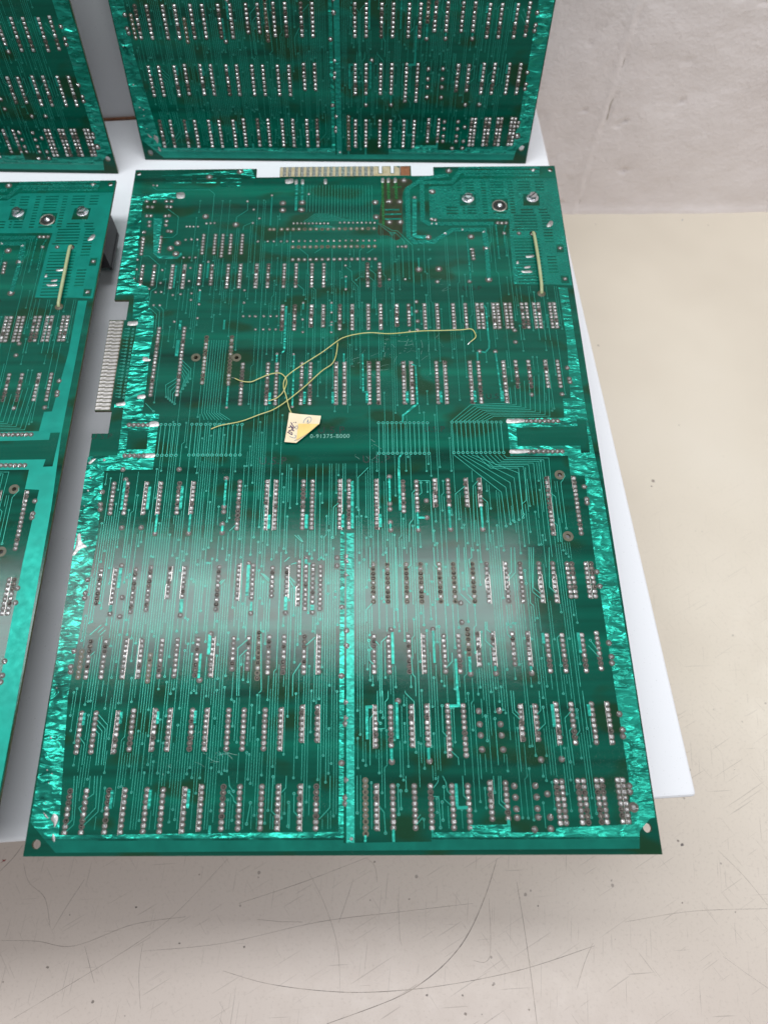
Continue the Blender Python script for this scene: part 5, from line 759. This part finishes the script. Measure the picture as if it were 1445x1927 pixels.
# ------------------------------------------------------------------ loose wire and paper label on the main board
wr = empty('loose_wire', (.14, .26, BOARD_Z))
for k, w in enumerate(MISC['wires']):
    n = len(w); pts = []
    for i, (x, y) in enumerate(w):
        t = i/(n - 1); z = [.7 + 1.6*math.sin(math.pi*t)**.7, .7 + 1.0*math.sin(math.pi*t), .6 + 1.1*math.sin(math.pi*t*.9)][k] + .25*math.sin(i*2.1)
        pts.append((x - 140 + .25*math.sin(i*1.7 + k), y - 260 + .3*math.cos(i*2.3), z))
    g = G(); tube(g, smooth_path(pts, 8), .29, 8); s = g.obj('wire_strand', 'wire_sleeve', wr, smooth=True)
    if k < 2:
        i = 0; q = pts[0]; d = (Vector(pts[0]) - Vector(pts[1])).normalized()
        g = G(); tube(g, [q, tuple(Vector(q) + d*2.2 - Vector((0, 0, .5)))], .22, 6); g.obj('bare_end', 'solder', s)
tag(wr, 'thin yellow insulated wire looped loosely across the middle of the board', 'wire')
lb = empty('paper_label', (.12, .222, BOARD_Z))
tg = [(x - 120, y - 222) for x, y in MISC['tag']]; fl = [(x - 120, y - 222) for x, y in MISC['flap']]
def sheet(pts, zf, th, name, material, parent):
    g = G(); n = len(pts); cx = sum(p_[0] for p_ in pts)/n; cy = sum(p_[1] for p_ in pts)/n
    ring = []
    for i in range(n):
        for k in range(6):
            t = k/6; ring.append((pts[i][0] + (pts[(i+1) % n][0] - pts[i][0])*t, pts[i][1] + (pts[(i+1) % n][1] - pts[i][1])*t))
    m_ = len(ring); vs_ = []; rings = 5
    for dz in (th, 0):
        for j in range(rings):
            s = 1 - j/rings
            vs_ += [(cx + (x - cx)*s, cy + (y - cy)*s, zf(cx + (x - cx)*s, cy + (y - cy)*s) + dz) for x, y in ring]
        vs_.append((cx, cy, zf(cx, cy) + dz))
    blk = rings*m_ + 1; fs = []
    for d in (0, 1):
        o_ = d*blk
        for j in range(rings - 1): fs += [(o_ + j*m_ + i, o_ + j*m_ + (i+1) % m_, o_ + (j+1)*m_ + (i+1) % m_, o_ + (j+1)*m_ + i) for i in range(m_)]
        fs += [(o_ + (rings-1)*m_ + i, o_ + (rings-1)*m_ + (i+1) % m_, o_ + blk - 1) for i in range(m_)]
    fs += [(i, (i+1) % m_, blk + (i+1) % m_, blk + i) for i in range(m_)]
    g.add(vs_, fs); return g.obj(name, material, parent)
zp = lambda x, y: .9 + .10*abs(x + 2) + .04*(y + 2)**2*.15
sheet(tg, zp, .12, 'paper', 'label_paper', lb)
fz = lambda x, y: zp(x, y) + .35 + .55*max(0, 1 - abs((x - fl[1][0]) + (y - fl[0][1]))/9)
sheet([(fl[0][0], fl[0][1]), (fl[1][0], fl[1][1]), (fl[2][0] - .4, fl[2][1] - .1), ((fl[0][0] + fl[2][0])/2 + .3, (fl[0][1] + fl[2][1])/2 - .3)], fz, .10, 'folded_corner', 'label_adhesive', lb)
def pen(lines, w, material):
    g = G()
    for ln_ in lines:
        pts = smooth_path([(Y1(x, y)[0] - 120, Y1(x, y)[1] - 222) for x, y in ln_], 4)
        for (a, b_) in zip(pts, pts[1:]):
            q = [(*a, zp(*a) + .17), (*b_, zp(*b_) + .17)]
            tube(g, q, w/2, 5)
    g.obj('pen_writing', material, lb)
def Y1(x, y):      # label drawing units -> board mm
    (ax, ay), (bx, by), (cx_, cy_) = MISC['tag'][0], MISC['tag'][1], MISC['tag'][4]
    # affine from three label corners: (272,240),(630,285),(218,570)
    det = 358*330 - (-54)*45; s = ((x - 272)*330 - (y - 240)*(-54))/det; t = (358*(y - 240) - 45*(x - 272))/det
    return (ax + s*(bx - ax) + t*(cx_ - ax), ay + s*(by - ay) + t*(cy_ - ay))
pen([[(250, 455), (275, 470), (300, 485), (298, 460), (265, 445), (300, 430), (325, 440)], [(283, 375), (300, 410), (312, 440)], [(290, 345), (310, 380), (330, 405)], [(262, 405), (300, 395), (318, 420)], [(318, 345), (322, 350)], [(340, 340), (345, 350)]], .55, 'pen_ink')
pen([[(430, 355), (440, 325), (475, 295), (510, 295), (520, 320), (500, 350), (470, 365)], [(470, 350), (478, 335), (485, 318), (480, 350)], [(345, 420), (335, 400), (345, 385), (362, 385), (365, 405), (350, 420)], [(275, 505), (300, 515), (330, 520), (345, 500), (330, 485)], [(325, 550), (350, 540), (358, 515)]], .32, 'pen_ink_blue')
tag(lb, 'cream paper label with folded corner and pen writing tied to the yellow wire', 'label')
